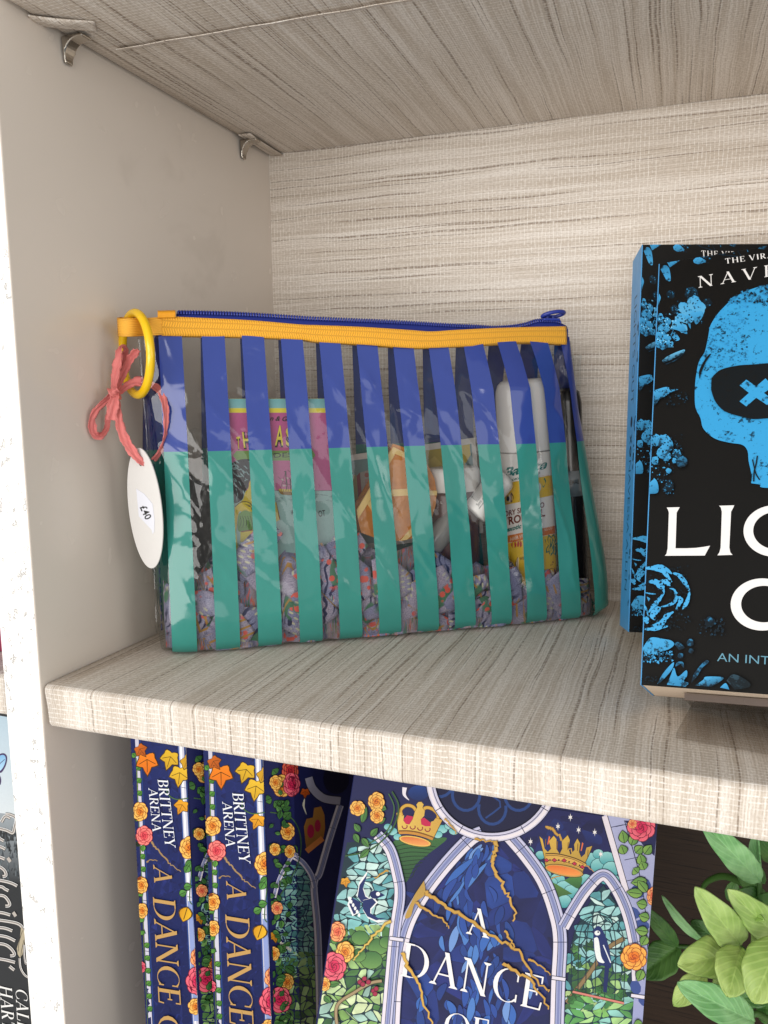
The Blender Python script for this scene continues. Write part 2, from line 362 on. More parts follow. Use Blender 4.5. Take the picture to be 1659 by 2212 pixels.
# side seams: doubled, stitched edge of the vinyl
for ss, nm in ((S_L, -1), (S_R, 1)):
    vs, fs = [], []
    zs = [.010+i*(ZT-.012)/40 for i in range(41)]
    for z in zs:
        s = lerp(ss, z)
        for a, b in ((-.0002, -.0006), (.0014*nm, -.0003), (.0014*nm, .0005), (-.0002, .0006)): vs.append(PP(s+a, NM+b+.0004*math.sin(z*300), z))
    for i in range(40):
        for k in range(4): fs.append((i*4+k, i*4+(k+1) % 4, i*4+4+(k+1) % 4, i*4+4+k))
    mesh('side_seam', vs, fs, M_clear, pouch, smooth=True)
def stitch_mat(name, c, scale=1.0): return plain(name, c, .6, .3, 0, .12, 700, .3)
M_thread = stitch_mat('dark_thread', '#2b2f52')
st = []
for i in range(30):
    z = .014+i*.0052; s = lerp(S_L, z)+.0022; f = abs(lerp(S_L, z)-s); st.append(tube([sheet_pt(s, .86*(1-z/ZT), -1, .0004), sheet_pt(s, .86*(1-(z+.0036)/ZT), -1, .0004)], .00028, 5))
vs, fs = join(st); mesh('stitching', vs, fs, M_thread, pouch, smooth=True)
# yellow woven band under the zip
def band_mat():
    g = NT('yellow_woven_band'); uv, U, W = g.uv()              # U metres along, W 0..1 across
    nz = g.noise(g.vec(g.math('MULTIPLY', U, 900.), g.math('MULTIPLY', W, 9.)), 1, 2)
    wz = g.math('ABSOLUTE', g.math('SUBTRACT', g.math('FRACT', g.math('MULTIPLY_ADD', W, 1.5, .12)), .5))
    x = g.math('ADD', g.math('DIVIDE', U, .00132), g.math('ADD', g.math('MULTIPLY', wz, 1.5), g.math('MULTIPLY', nz, .35)))
    rib = g.math('SINE', g.math('MULTIPLY', x, 6.2832)); gr = g.sm(rib, -.95, .1)
    e1 = g.math('ABSOLUTE', g.math('SUBTRACT', W, .25)); e2 = g.math('ABSOLUTE', g.math('SUBTRACT', W, .58))
    st = g.math('MULTIPLY', g.math('SUBTRACT', 1., g.sm(g.math('MINIMUM', e1, e2), .02, .05)), g.sm(rib, -.2, .6))
    c = g.mix(gr, lin('#c88614'), lin('#f1ac22')); c = g.mix(g.math('MULTIPLY', nz, .45), c, lin('#ffc04a')); c = g.mix(g.math('MULTIPLY', st, .6), c, lin('#a9701a'))
    g.P(color=c, rough=.55, spec=.3, sheen=.2); g.bump(g.math('SUBTRACT', g.math('ADD', gr, g.math('MULTIPLY', nz, .4)), g.math('MULTIPLY', st, .8)), .5, .0006); return g.m
M_band = band_mat()
z1 = lambda X, Y: (246.8+X*.2976, 630.8+Y*.2976)
z2 = lambda X, Y: (685.7+X*.3968, 630.8+Y*.3968)
btop = [z1(345, 165), z1(445, 178), z1(700, 190), z1(1000, 205), z1(1350, 235), z2(0, 180), z2(250, 190), z2(500, 206), z2(620, 214), z2(750, 206), z2(960, 196), z2(1150, 190), z2(1355, 186)]
bbot = [z1(345, 318), z1(445, 320), z1(700, 323), z1(1000, 331), z1(1350, 346), z2(0, 272), z2(250, 287), z2(500, 305), z2(620, 305), z2(750, 299), z2(960, 289), z2(1150, 279), z2(1358, 287)]
def band_n(s): return .0136+.0011*math.sin(s*26+.6)-.0010*math.exp(-((s-.13)/.03)**2)
def band_pt(line, q):
    p = on_pouch(q, .0150); s = s_of(p); p = on_pouch(q, band_n(s)); return p
T3 = spline([V((*q, 0)) for q in btop], 10); B3 = spline([V((*q, 0)) for q in bbot], 10)
def band_sheet(T3, B3, push, nv=6, thick=.0007):
    vs, uvs = [], []; L = 0; prev = None
    for a, b in zip(T3, B3):
        pa = band_pt(None, a)-PN*push; pb = band_pt(None, b)-PN*push
        if prev: L += (pa-prev).length
        prev = pa
        for j in range(nv+1): v = j/nv; vs.append(pa.lerp(pb, v)-PN*(.0005*math.sin(math.pi*v))); uvs.append((L, v))
    n = nv+1; fs = [(i*n+j, (i+1)*n+j, (i+1)*n+j+1, i*n+j+1) for i in range(len(T3)-1) for j in range(nv)]
    return vs, fs, uvs
vs, fs, uvs = band_sheet(T3, B3, 0); o = mesh('woven_band', vs, fs, M_band, pouch, smooth=True, uvs=uvs); solid(o, .0009, 1)
# the same band along the back of the zip
zb = []
for v, uvv in zip(vs, uvs): zb.append(v+PN*.0085)
o = mesh('woven_band', zb, fs, M_band, pouch, smooth=True, uvs=uvs); solid(o, .0009, 0)
# zip: tape, coil, slider, pull
M_tape = plain('blue_zip_tape', '#26327e', .7, .2, 0, .15, 900, .4); M_coil = plain('blue_nylon', '#2b3a92', .38, .5, 0, .05, 300)
ztop = [z1(450, 152), z1(700, 156), z1(1000, 168), z1(1350, 190), z2(0, 148), z2(300, 160), z2(500, 170), z2(700, 182), z2(880, 191), z2(960, 196), z2(1060, 190), z2(1130, 178), z2(1200, 158), z2(1300, 162), z2(1350, 182)]
Z3 = [on_pouch((p.x, p.y), .0195) for p in spline([V((*q, 0)) for q in ztop], 12)]
vs, fs = [], []
for p in Z3:
    for k, (dn, dz) in enumerate(((-.0034, -.0100), (-.0032, -.0030), (-.0014, -.0006), (.0014, -.0006), (.0032, -.0030), (.0034, -.0100))): vs.append(p+PN*dn+ZZ*dz)
fs = [(i*6+k, i*6+k+1, i*6+7+k, i*6+6+k) for i in range(len(Z3)-1) for k in range(5)]
o = mesh('zip_tape', vs, fs, M_tape, pouch, smooth=True); solid(o, .0005)
# coil: one tooth per 1.5 mm
arc = [0]
for a, b in zip(Z3, Z3[1:]): arc.append(arc[-1]+(b-a).length)
def at_len(pts, arc, L):
    for i in range(len(arc)-1):
        if L <= arc[i+1]: t = (L-arc[i])/max(1e-9, arc[i+1]-arc[i]); return pts[i].lerp(pts[i+1], t)
    return pts[-1]
teeth = []; L = .001
while L < arc[-1]-.004:
    p = at_len(Z3, arc, L); q = at_len(Z3, arc, L+.0007)
    teeth.append(tube([p-PN*.0026-ZZ*.0009, p-PN*.0018+ZZ*.0006, q+ZZ*.0011, q+PN*.0018+ZZ*.0006, q+PN*.0026-ZZ*.0009], .00055, 6)); L += .00150
vs, fs = join(teeth); mesh('zip_teeth', vs, fs, M_coil, pouch, smooth=True)
zs = on_pouch(z2(1262, 160), .0195); tl = (at_len(Z3, arc, arc[-1]-.002)-at_len(Z3, arc, arc[-1]-.02)).normalized(); tl = PD
def rbox(c, x, y, z, sx, sy, sz): return box(c-x*sx/2-y*sy/2-z*sz/2, x*sx, y*sy, z*sz)
pz = join([rbox(zs+ZZ*.0009, tl, PN, ZZ, .0110, .0076, .0016), rbox(zs-ZZ*.0032, tl, PN, ZZ, .0085, .0060, .0012), rbox(zs-ZZ*.0014+tl*.003, tl, PN, ZZ, .0022, .0020, .0044),
           rbox(zs+ZZ*.0020-tl*.0016, tl, PN, ZZ, .0014, .0026, .0030), rbox(zs+ZZ*.0020+tl*.0022, tl, PN, ZZ, .0014, .0026, .0030), rbox(zs+ZZ*.0033+tl*.0003, tl, PN, ZZ, .0052, .0026, .0010)])
sl = mesh('zip_slider', *pz, M_coil, pouch); bevel(sl, .0004, 2)
rg = [zs+tl*(.0070*math.cos(a)+.0020)+PN*(.0040*math.sin(a)-.0012)+ZZ*(.0040+.0016*math.cos(a*1.0+1.0)) for a in [i*2*math.pi/28 for i in range(28)]]
vs, fs = tube(rg, .0012, 8, True); o = mesh('pull_ring', vs, fs, M_coil, sl, smooth=True)
# folded end tab over the zip, and the loop that carries the ring
zl = lambda X, Y: ((460+X*.31646)/1.823, (1200+Y*.31646)/1.823)
a = on_pouch(zl(508, 100), .0134); b = on_pouch(zl(732, 95), .0134); c = on_pouch(zl(732, 160), .0134); d = on_pouch(zl(508, 165), .0134)
def tabf(u, v):
    if v < .45: t = v/.45; return d.lerp(a, t).lerp(c.lerp(b, t), u)-PN*.0003
    t = (v-.45)/.55; return a.lerp(b, u)+PN*(.0090*t)+ZZ*(.0012*math.sin(math.pi*t))
vs, fs = grid(tabf, 12, 14); o = mesh('end_tab', vs, fs, plain('yellow_tab', '#e39a1d', .6, .3, 0, .12, 500, .5), pouch, smooth=True, uvs=[((v-PA).dot(PD)*.8, min(1, abs((v.z-.17)*40))) for v in vs]); solid(o, .0008)
lp = [(.0035, .0148), (-.004, .0135), (-.011, .0115), (-.0165, .0118), (-.0196, .0145), (-.0200, .0185), (-.0175, .0220), (-.012, .0235), (-.004, .0235), (.003, .0225)]
lp = spline([V((x, y, 0)) for x, y in lp], 6); vs, uvs = [], []; L = 0
for i, p in enumerate(lp):
    if i: L += (p-lp[i-1]).length
    t = i/(len(lp)-1); dz = -.0016*math.sin(math.pi*min(1, t*1.6))
    for j in range(5): vs.append(PP(p.x, p.y, .1757+dz+.0094*j/4)); uvs.append((j/4*.0094, L*60))
fs = [(i*5+j, (i+1)*5+j, (i+1)*5+j+1, i*5+j+1) for i in range(len(lp)-1) for j in range(4)]
def loop_mat():
    g = NT('yellow_loop_webbing'); uv, U, W = g.uv(); a = g.math('SINE', g.math('MULTIPLY', W, 6.2832*1.0)); b = g.math('SINE', g.math('MULTIPLY', U, 6.2832/.0009))
    h = g.math('MULTIPLY_ADD', b, .35, a); g.P(color=g.mix(g.sm(h, -1.1, .8), lin('#c07a12'), lin('#f9b640')), rough=.5, spec=.35); g.bump(h, .6, .0006); return g.m
o = mesh('webbing_loop', vs, fs, loop_mat(), pouch, smooth=True, uvs=uvs); solid(o, .0010)
# ------------------------------------------------------------------ ring, raffia bow, price tag
RC = PP(-.0120, .0195, .1655); vd = V((RC.x-CAM.x, RC.y-CAM.y, 0)).normalized(); rd = V((vd.y, -vd.x, 0))
ang = math.radians(19.5); RH = -vd*math.cos(ang)+rd*math.sin(ang); RR = .0217
M_ring = plain('glossy_yellow_plastic', '#f2c40b', .26, .5, 0, .05, 90, 0, .3)
vs, fs = tube([RC+RH*(RR*math.cos(a))+ZZ*(RR*math.sin(a)) for a in [i*2*math.pi/64 for i in range(64)]], .00235, 16, True)
ring = mesh('plastic_ring', vs, fs, M_ring, None, smooth=True); tag(ring, 'glossy yellow ring hanging from the yellow webbing loop of the pouch', 'ring')
def raffia_mat():
    g = NT('coral_raffia'); uv, U, W = g.uv(); n = g.noise(g.vec(g.math('MULTIPLY', U, 60.), g.math('MULTIPLY', W, 22.)), 1, 3); m = g.noise(g.vec(g.math('MULTIPLY', U, 90.), g.math('MULTIPLY', W, 26.)), 1, 2)
    c = g.mix(n, lin('#cf5f62'), lin('#f39a92')); c = g.mix(g.sm(m, .58, .72), c, lin('#b9474e')); g.P(color=c, rough=.5, spec=.3, sss=0.0); g.bump(g.math('ADD', n, m), .6, .0006); return g.m
M_raf = raffia_mat()
bow = thing('raffia_bow', 'coral pink raffia strip tied in a bow through the yellow ring', 'ribbon', tuple(RC-ZZ*.03))
def on_bow(q, dep): return on_plane(q, RC+vd*dep, vd)
def strip(name, pts, widths, twist=None, fold=.0):
    P = spline([on_bow(q[:2], q[2] if len(q) > 2 else 0) for q in pts], 8); n = len(P); vs, uvs = [], []; L = 0
    fr = frames(P, up=vd)
    for i, (p, t, s, b) in enumerate(fr):
        if i: L += (p-P[i-1]).length
        f = i/(n-1); w = lerp(widths, f)*.40*(1+.10*math.sin(L*900)+.07*math.sin(L*2300)); tw = lerp(twist, f) if twist else 0.0
        s0 = t.cross(vd).normalized(); b0 = s0.cross(t).normalized(); ax = s0*math.cos(tw)+b0*math.sin(tw); up = t.cross(ax)
        for j in range(7):
            v = j/3-1; vs.append(p+ax*(w*v)+up*(w*(.34*abs(v)**1.3+.22*math.sin(v*6+L*330)+.12*math.sin(v*11-L*700)))); uvs.append((L, j/6))
    fs = [(i*7+j, (i+1)*7+j, (i+1)*7+j+1, i*7+j+1) for i in range(n-1) for j in range(6)]
    o = mesh(name, vs, fs, M_raf, bow, smooth=True, uvs=uvs); solid(o, .0002); return o
mm = .001
zz6 = lambda X, Y, d=0: (*zl(X, Y), d)
strip('tag_loop', [zz6(-10, 1130, .000), zz6(60, 1080, .002), zz6(150, 1000, .004), zz6(260, 955, .003), zz6(370, 975, .001), zz6(440, 1000, -.0035), zz6(520, 1050, -.005), zz6(575, 1160, -.008), zz6(605, 1320, -.012), zz6(608, 1500, -.012), zz6(585, 1680, -.010), zz6(530, 1830, -.008), zz6(455, 1935, -.0068)],
      [(0, 2.2*mm), (.12, 4.6*mm), (.3, 7.2*mm), (.42, 5*mm), (.55, 4.6*mm), (.75, 4.0*mm), (1, 4.2*mm)], [(0, .4), (.3, .25), (.5, -.2), (.8, .9), (1, .4)])
strip('tag_loop', [zz6(-5, 1190, -.004), zz6(15, 1380, -.008), zz6(70, 1600, -.012), zz6(170, 1790, -.0145), zz6(260, 1910, -.0155), zz6(345, 1990, -.0150)],
      [(0, 4*mm), (.35, 5.8*mm), (.7, 6.2*mm), (1, 3.0*mm)], [(0, .3), (.5, 0), (1, .35)])
zw = lambda X, Y, d=0: (X/1.1643/1.823, (600+Y*.85895)/1.823, d)      # wider view of the bow
strip('bow_loop', [zw(522, 1100, -.001), zw(528, 1040, -.003), zw(538, 975, -.005), zw(548, 925, -.005), zw(557, 898, -.003), zw(568, 905, .001), zw(572, 960, .004), zw(556, 1030, .003), zw(530, 1100, .001)],
      [(0, 3*mm), (.25, 6.5*mm), (.5, 4*mm), (.75, 6.5*mm), (1, 3*mm)], [(0, .2), (.3, .5), (.5, 1.2), (.7, .5), (1, .2)])
strip('bow_tail', [zw(528, 1100, .002), zw(556, 1040, .002), zw(590, 965, -.001), zw(622, 915, -.012), zw(628, 902, -.016)], [(0, 3*mm), (.4, 5*mm), (1, 5.0*mm)], [(0, .5), (.6, .2), (1, -.2)])
strip('bow_loop', [zw(520, 1100, -.002), zw(480, 1140, -.004), zw(435, 1190, -.006), zw(418, 1240, -.006), zw(432, 1290, -.005), zw(462, 1300, -.003), zw(492, 1265, .001), zw(500, 1200, .002), zw(515, 1110, .001)],
      [(0, 3*mm), (.3, 5.0*mm), (.5, 5.4*mm), (.75, 4.6*mm), (1, 3*mm)], [(0, .3), (.35, .6), (.5, .2), (.7, .7), (1, .2)])
strip('bow_tail', [zw(526, 1095, -.006), zw(522, 1140, -.008), zw(514, 1185, -.009), zw(512, 1228, -.009)], [(0, 4*mm), (.5, 7.5*mm), (1, 7.0*mm)], [(0, .1), (1, .2)])
strip('bow_knot', [zw(512, 1082, -.006), zw(520, 1098, -.0085), zw(538, 1112, -.006), zw(546, 1112, .000)], [(0, 5*mm), (.5, 6.0*mm), (1, 5*mm)], [(0, 0), (1, .2)])
# tag: long white oval card with a price sticker
TG = on_bow((314, 1099), -.0135); tgx = (rd*math.cos(math.radians(38))-vd*math.sin(math.radians(38))); tgz = (ZZ-rd*.050).normalized(); tgn = tgx.cross(tgz).normalized()
if tgn.dot(CAM-TG) < 0: tgn = -tgn
def tg(x, y, o=0): return TG+tgx*x+tgz*y+tgn*o
ow = 32.5/1.0; A_, B_ = .0108, .0328
out = [(A_*math.cos(t), B_*math.sin(t)) for t in [i*2*math.pi/72 for i in range(72)]]
hole = [(.0002+.0013*math.cos(-t), .0252+.0021*math.sin(-t)) for t in [i*2*math.pi/20 for i in range(20)]]
def plate(outline, holes, fn, thick):
    polys = [[V((x, y, 0)) for x, y in outline]]+[[V((x, y, 0)) for x, y in h] for h in holes]; flat = [p for q in polys for p in q]
    tri = tessellate_polygon(polys); n = len(flat); vs = [fn(p.x, p.y, thick/2) for p in flat]+[fn(p.x, p.y, -thick/2) for p in flat]
    fs = [tuple(t) for t in tri]+[tuple(i+n for i in t)[::-1] for t in tri]; k = 0
    for q in polys:
        m = len(q); fs += [(k+i, k+(i+1) % m, n+k+(i+1) % m, n+k+i) for i in range(m)]; k += m
    return vs, fs
M_card = plain('white_card', '#d6d3d0', .7, .25, 0, .02, 200, .15)
tagT = thing('price_tag', 'white oval card tag marked £40 hanging on coral raffia', 'price tag', tuple(TG))
vs, fs = plate(out, [hole], tg, .0007); mesh('tag_card', vs, fs, M_card, tagT)
stk = [(-.0042, .0108), (.0006, .0082), (.0054, .0030), (.0056, -.0058), (.0046, -.0122), (.0034, -.0136), (.0030, -.0112), (-.0044, -.0042)]
def tgc(x, y, o): return tg(x, y, .0005+o)
vs, fs = plate(stk, [], tgc, .00012); stick = mesh('price_sticker', vs, fs, plain('white_sticker', '#dcdde6', .45, .4, 0, .015, 300), tagT)
# ------------------------------------------------------------------ printed art: flat coloured shapes laid on a surface
def print_mat(name, rough=.42, spec=.45, coat=0.0, grain=.05, tint=.84):
    g = NT(name); a = g.n('ShaderNodeVertexColor', layer_name='Col'); o = g.obj(); dull = tint; k = g.math('MULTIPLY', dull, g.math('MULTIPLY_ADD', g.noise(o, 700, 3), 2*grain, 1-grain))
    c = g.mix(1.0, a.outputs[0], g.n('ShaderNodeCombineColor', {0: k, 1: k, 2: k}).outputs[0], 'MULTIPLY'); g.P(color=c, rough=rough, spec=spec, coat=coat); return g.m
M_print = print_mat('printed_cover', .45, .16); M_gloss = print_mat('glossy_print', .28, .5); M_matte = print_mat('matt_print', .6, .3, 0, .09)
def halftone_mat():                               # coarse photographic print: ink breaks up in the darker tones
    g = NT('halftone_print'); a = g.n('ShaderNodeVertexColor', layer_name='Col'); o = g.obj(); h = g.n('ShaderNodeSeparateColor', {0: a.outputs[0]}).outputs[2]
    n = g.math('ADD', g.math('MULTIPLY', g.noise(o, 520, 3, .7), .6), g.math('MULTIPLY', g.noise(o, 150, 3, .6), .4)); th = g.math('MULTIPLY_ADD', h, .24, .42); ink = g.sm(g.math('SUBTRACT', n, th), -.03, .05)
    g.P(color=g.mix(g.math('MULTIPLY', ink, .86), a.outputs[0], lin('#10161a')), rough=.45, spec=.15); return g.m
M_half = halftone_mat()
def zoomer(x0, y0, x1, w):
    k = (x1-x0)/w; return lambda X, Y: ((x0+X*k)/1.82278, (y0+Y*k)/1.82278)
class Art:
    EPS = 1.6e-6
    def __init__(s, place, zoom):                 # place(q)->(point, outward normal)
        s.place = place; s.z = zoom; s.v = []; s.f = []; s.c = []; s.l = 6; s.clip = None
    def pt(s, p): P, n = s.place(s.z(p[0], p[1])); return P+n*(s.EPS*s.l)
    def add(s, pts, faces, cols):
        k = len(s.v); s.l += 1; s.v += [s.pt(p) for p in pts]; s.f += [tuple(i+k for i in f) for f in faces]; s.c += cols
    def poly(s, pts, c, c2=None, gd=(0, 1)):
        pts = [tuple(p) for p in pts]; tri = tessellate_polygon([[V((p[0], p[1], 0)) for p in pts]])
        s.add(pts, [tuple(t) for t in tri], s.grad(pts, c, c2, gd))
    def grad(s, pts, c, c2, gd):
        a = lin(c); 
        if not c2: return [a]*len(pts)
        b = lin(c2); d = [p[0]*gd[0]+p[1]*gd[1] for p in pts]; lo, hi = min(d), max(d); r = max(1e-9, hi-lo)
        return [tuple(a[k]+(b[k]-a[k])*(t-lo)/r for k in range(4)) for t in d]
    def quad(s, a, b, c, d, col, col2=None, nu=1, nv=1):   # a-b top edge, d-c bottom edge
        pts = []; cols = []; A = lin(col); B = lin(col2 or col)
        for j in range(nv+1):
            for i in range(nu+1):
                u, v = i/nu, j/nv; pts.append(tuple((a[k]*(1-u)+b[k]*u)*(1-v)+(d[k]*(1-u)+c[k]*u)*v for k in (0, 1))); cols.append(tuple(A[k]+(B[k]-A[k])*v for k in range(4)))
        s.add(pts, [(j*(nu+1)+i, (j+1)*(nu+1)+i, (j+1)*(nu+1)+i+1, j*(nu+1)+i+1) for j in range(nv) for i in range(nu)], cols)
    def stroke(s, path, w, col, off=0.0, closed=False):    # w: number, or f(t,dx,dy)
        n = len(path)
        if n < 2: return
        L, R = [], []
        for i in range(n):
            a = path[(i-1) % n] if closed or i else path[0]; b = path[(i+1) % n] if closed or i < n-1 else path[-1]
            dx, dy = b[0]-a[0], b[1]-a[1]; l = math.hypot(dx, dy) or 1; dx, dy = dx/l, dy/l
            ww = (w(i/(n-1), dx, dy) if callable(w) else w)/2; x, y = path[i][0]-dy*off, path[i][1]+dx*off
            L.append((x-dy*ww, y+dx*ww)); R.append((x+dy*ww, y-dx*ww))
        pts = [p for q in zip(L, R) for p in q]; m = n if closed else n-1
        s.add(pts, [(2*i, 2*i+1, 2*((i+1) % n)+1, 2*((i+1) % n)) for i in range(m)], [lin(col)]*len(pts))
    def disc(s, c, r, col, ry=None, n=18, rot=0.0, col2=None, gd=(0, 1)):
        ry = ry or r; cr, sr = math.cos(rot), math.sin(rot)
        pts = [(c[0]+r*math.cos(t)*cr-ry*math.sin(t)*sr, c[1]+r*math.cos(t)*sr+ry*math.sin(t)*cr) for t in [2*math.pi*i/n for i in range(n)]]
        s.add(pts, [tuple(range(n))], s.grad(pts, col, col2, gd))
    def cells(s, inside, x0, y0, x1, y1, nx, ny, pal, lead=.16, jit=.42, lay=None):
        """leaded panes: jittered quads with dark joints, kept where inside(x,y)"""
        G = {}
        for j in range(ny+1):
            for i in range(nx+1): G[i, j] = (x0+(x1-x0)*(i+random.uniform(-jit, jit)+.5*(j % 2))/nx, y0+(y1-y0)*(j+random.uniform(-jit, jit))/ny)
        pts, fs, cs = [], [], []
        for j in range(ny):
            for i in range(nx):
                q = [G[i, j], G[i+1, j], G[i+1, j+1], G[i, j+1]]; cx = sum(p[0] for p in q)/4; cy = sum(p[1] for p in q)/4; q = [(a_[0]*(1-h)+b_[0]*h, a_[1]*(1-h)+b_[1]*h) for a_, b_ in zip(q, q[1:]+q[:1]) for h in (.16, .5, .84)]
                if not inside(cx, cy): continue
                k = len(pts); c = pal(cx, cy); lw = lead*min((x1-x0)/nx, (y1-y0)/ny)/2
                for p in q:
                    d = math.hypot(p[0]-cx, p[1]-cy) or 1; f = max(.2, 1-lw*1.4/d); pts.append((cx+(p[0]-cx)*f, cy+(p[1]-cy)*f)); a = lin(c); z = random.uniform(.72, 1.22); cs.append((min(1, a[0]*z), min(1, a[1]*z), min(1, a[2]*z), 1))
                fs.append(tuple(range(k, k+len(q))))
        if pts: s.add(pts, fs, cs)
    def leaf(s, a, b, w, c, c2=None, line='#1d2a1c', vein=True):
        dx, dy = b[0]-a[0], b[1]-a[1]; l = math.hypot(dx, dy); n = (-dy/l, dx/l)
        prof = [(0, .0), (.12, .55), (.3, .95), (.5, 1), (.72, .72), (.88, .32), (1, 0)]
        def outl(k, e): return [(a[0]+dx*(t*(1+e)-e/2)+n[0]*w*k*q/2, a[1]+dy*(t*(1+e)-e/2)+n[1]*w*k*q/2) for t, q in prof]+[(a[0]+dx*(t*(1+e)-e/2)-n[0]*w*k*q/2, a[1]+dy*(t*(1+e)-e/2)-n[1]*w*k*q/2) for t, q in prof[-2:0:-1]]
        s.poly(outl(1.22, .1), line); s.poly(outl(1, 0), c, c2, n)
        if vein: s.stroke([(a[0], a[1]), (a[0]+dx*.85, a[1]+dy*.85)], w*.07, line)
    def ivy(s, c, r, ang, col, col2, line='#4a3310'):
        P = []
        for k, (da, rr) in enumerate([(0, 1.3), (14, .95), (30, .72), (48, .85), (62, 1.02), (78, .82), (100, .66), (122, .74), (135, .72), (155, .52), (180, .36), (205, .52), (225, .72), (238, .74), (260, .66), (282, .82), (298, 1.02), (312, .85), (330, .72), (346, .95)]):
            t = ang+math.radians(da); P.append((c[0]+r*rr*math.cos(t), c[1]+r*rr*math.sin(t)))
        s.poly([(c[0]+(p[0]-c[0])*1.12, c[1]+(p[1]-c[1])*1.12) for p in P], line); s.poly(P, col, col2, (math.cos(ang), math.sin(ang)))
        for k in (0, 4, 16): s.stroke([c, (c[0]+(P[k][0]-c[0])*.8, c[1]+(P[k][1]-c[1])*.8)], r*.05, line)
    def rose(s, c, r, pal=('#7c3a12', '#d9741f', '#f0a63a', '#f8c765'), sq=1.0):
        line, deep, mid, light = pal; ph = random.uniform(0, 6)
        for ring, (n, rad, pr, ca, cb) in enumerate(((7, .66, .46, mid, light), (6, .42, .40, deep, light), (4, .2, .30, deep, mid))):
            for k in range(n):
                t = ph+ring*.5+2*math.pi*k/n+random.uniform(-.12, .12); x, y = c[0]+r*rad*math.cos(t)*sq, c[1]+r*rad*math.sin(t)
                s.disc((x, y), r*pr*1.05, line, r*pr*.9, 12, t+math.pi/2); s.disc((x, y), r*pr*.93, ca, r*pr*.78, 12, t+math.pi/2, cb, (math.cos(t), math.sin(t)))
        for k in range(2):
            t0 = ph+k*3; s.stroke([(c[0]+r*(.06+.035*i)*math.cos(t0+i*.6), c[1]+r*(.06+.035*i)*math.sin(t0+i*.6)) for i in range(7)], r*.05, line)
    def vein(s, path, w, col='#c79a45', jag=.5):
        P = spline([V((p[0], p[1], 0)) for p in path], 6); Q = [(p.x+random.uniform(-jag, jag)*w, p.y+random.uniform(-jag, jag)*w) for p in P]
        s.stroke(Q, lambda t, dx, dy: w*(1.25-.75*t)*random.uniform(.75, 1.25), '#8a6426'); s.stroke(Q, lambda t, dx, dy: w*.72*(1.25-.75*t), col)
    def frame(s, path, w, k=1):
        P = [(p.x, p.y) for p in spline([V((p[0], p[1], 0)) for p in path], 10)]
        s.stroke(P, w*1.10, '#15162e'); s.stroke(P, w, '#9ea3c8'); s.stroke(P, w*.30, '#e6dde6', w*.33*k); s.stroke(P, w*.05, '#1b1c38', w*.16*k); s.stroke(P, w*.17, '#c9c6df', -w*.38*k); s.stroke(P, w*.05, '#1b1c38', -w*.27*k); s.stroke(P, w*.16, '#7f86b4', -w*.06*k)
        for i in range(7, len(P)-3, 17):
            a, b = P[i], P[i+1]; dx, dy = b[0]-a[0], b[1]-a[1]; l = math.hypot(dx, dy) or 1; s.stroke([(a[0]-dy/l*w*.5, a[1]+dx/l*w*.5), (a[0]+dy/l*w*.5, a[1]-dx/l*w*.5)], w*.05, '#2a2c4c')
    def text(s, txt, bl, br, tl, col, shear=0.0, bold=0.0, mirror=False):
        """plain lettering fitted to a parallelogram: bl-br baseline, bl-tl cap height"""
        V2, F = font_mesh(txt, bold); xs = [p[0] for p in V2]; x0, x1 = min(xs), max(xs); ys = [p[1] for p in V2]; y1 = max(ys)
        ex = ((br[0]-bl[0])/(x1-x0), (br[1]-bl[1])/(x1-x0)); ey = ((tl[0]-bl[0])/y1, (tl[1]-bl[1])/y1); pts = []
        for x, y in V2:
            u = (x1-x if mirror else x-x0)+shear*y; pts.append((bl[0]+ex[0]*u+ey[0]*y, bl[1]+ex[1]*u+ey[1]*y))
        s.add(pts, F, [lin(col)]*len(pts))
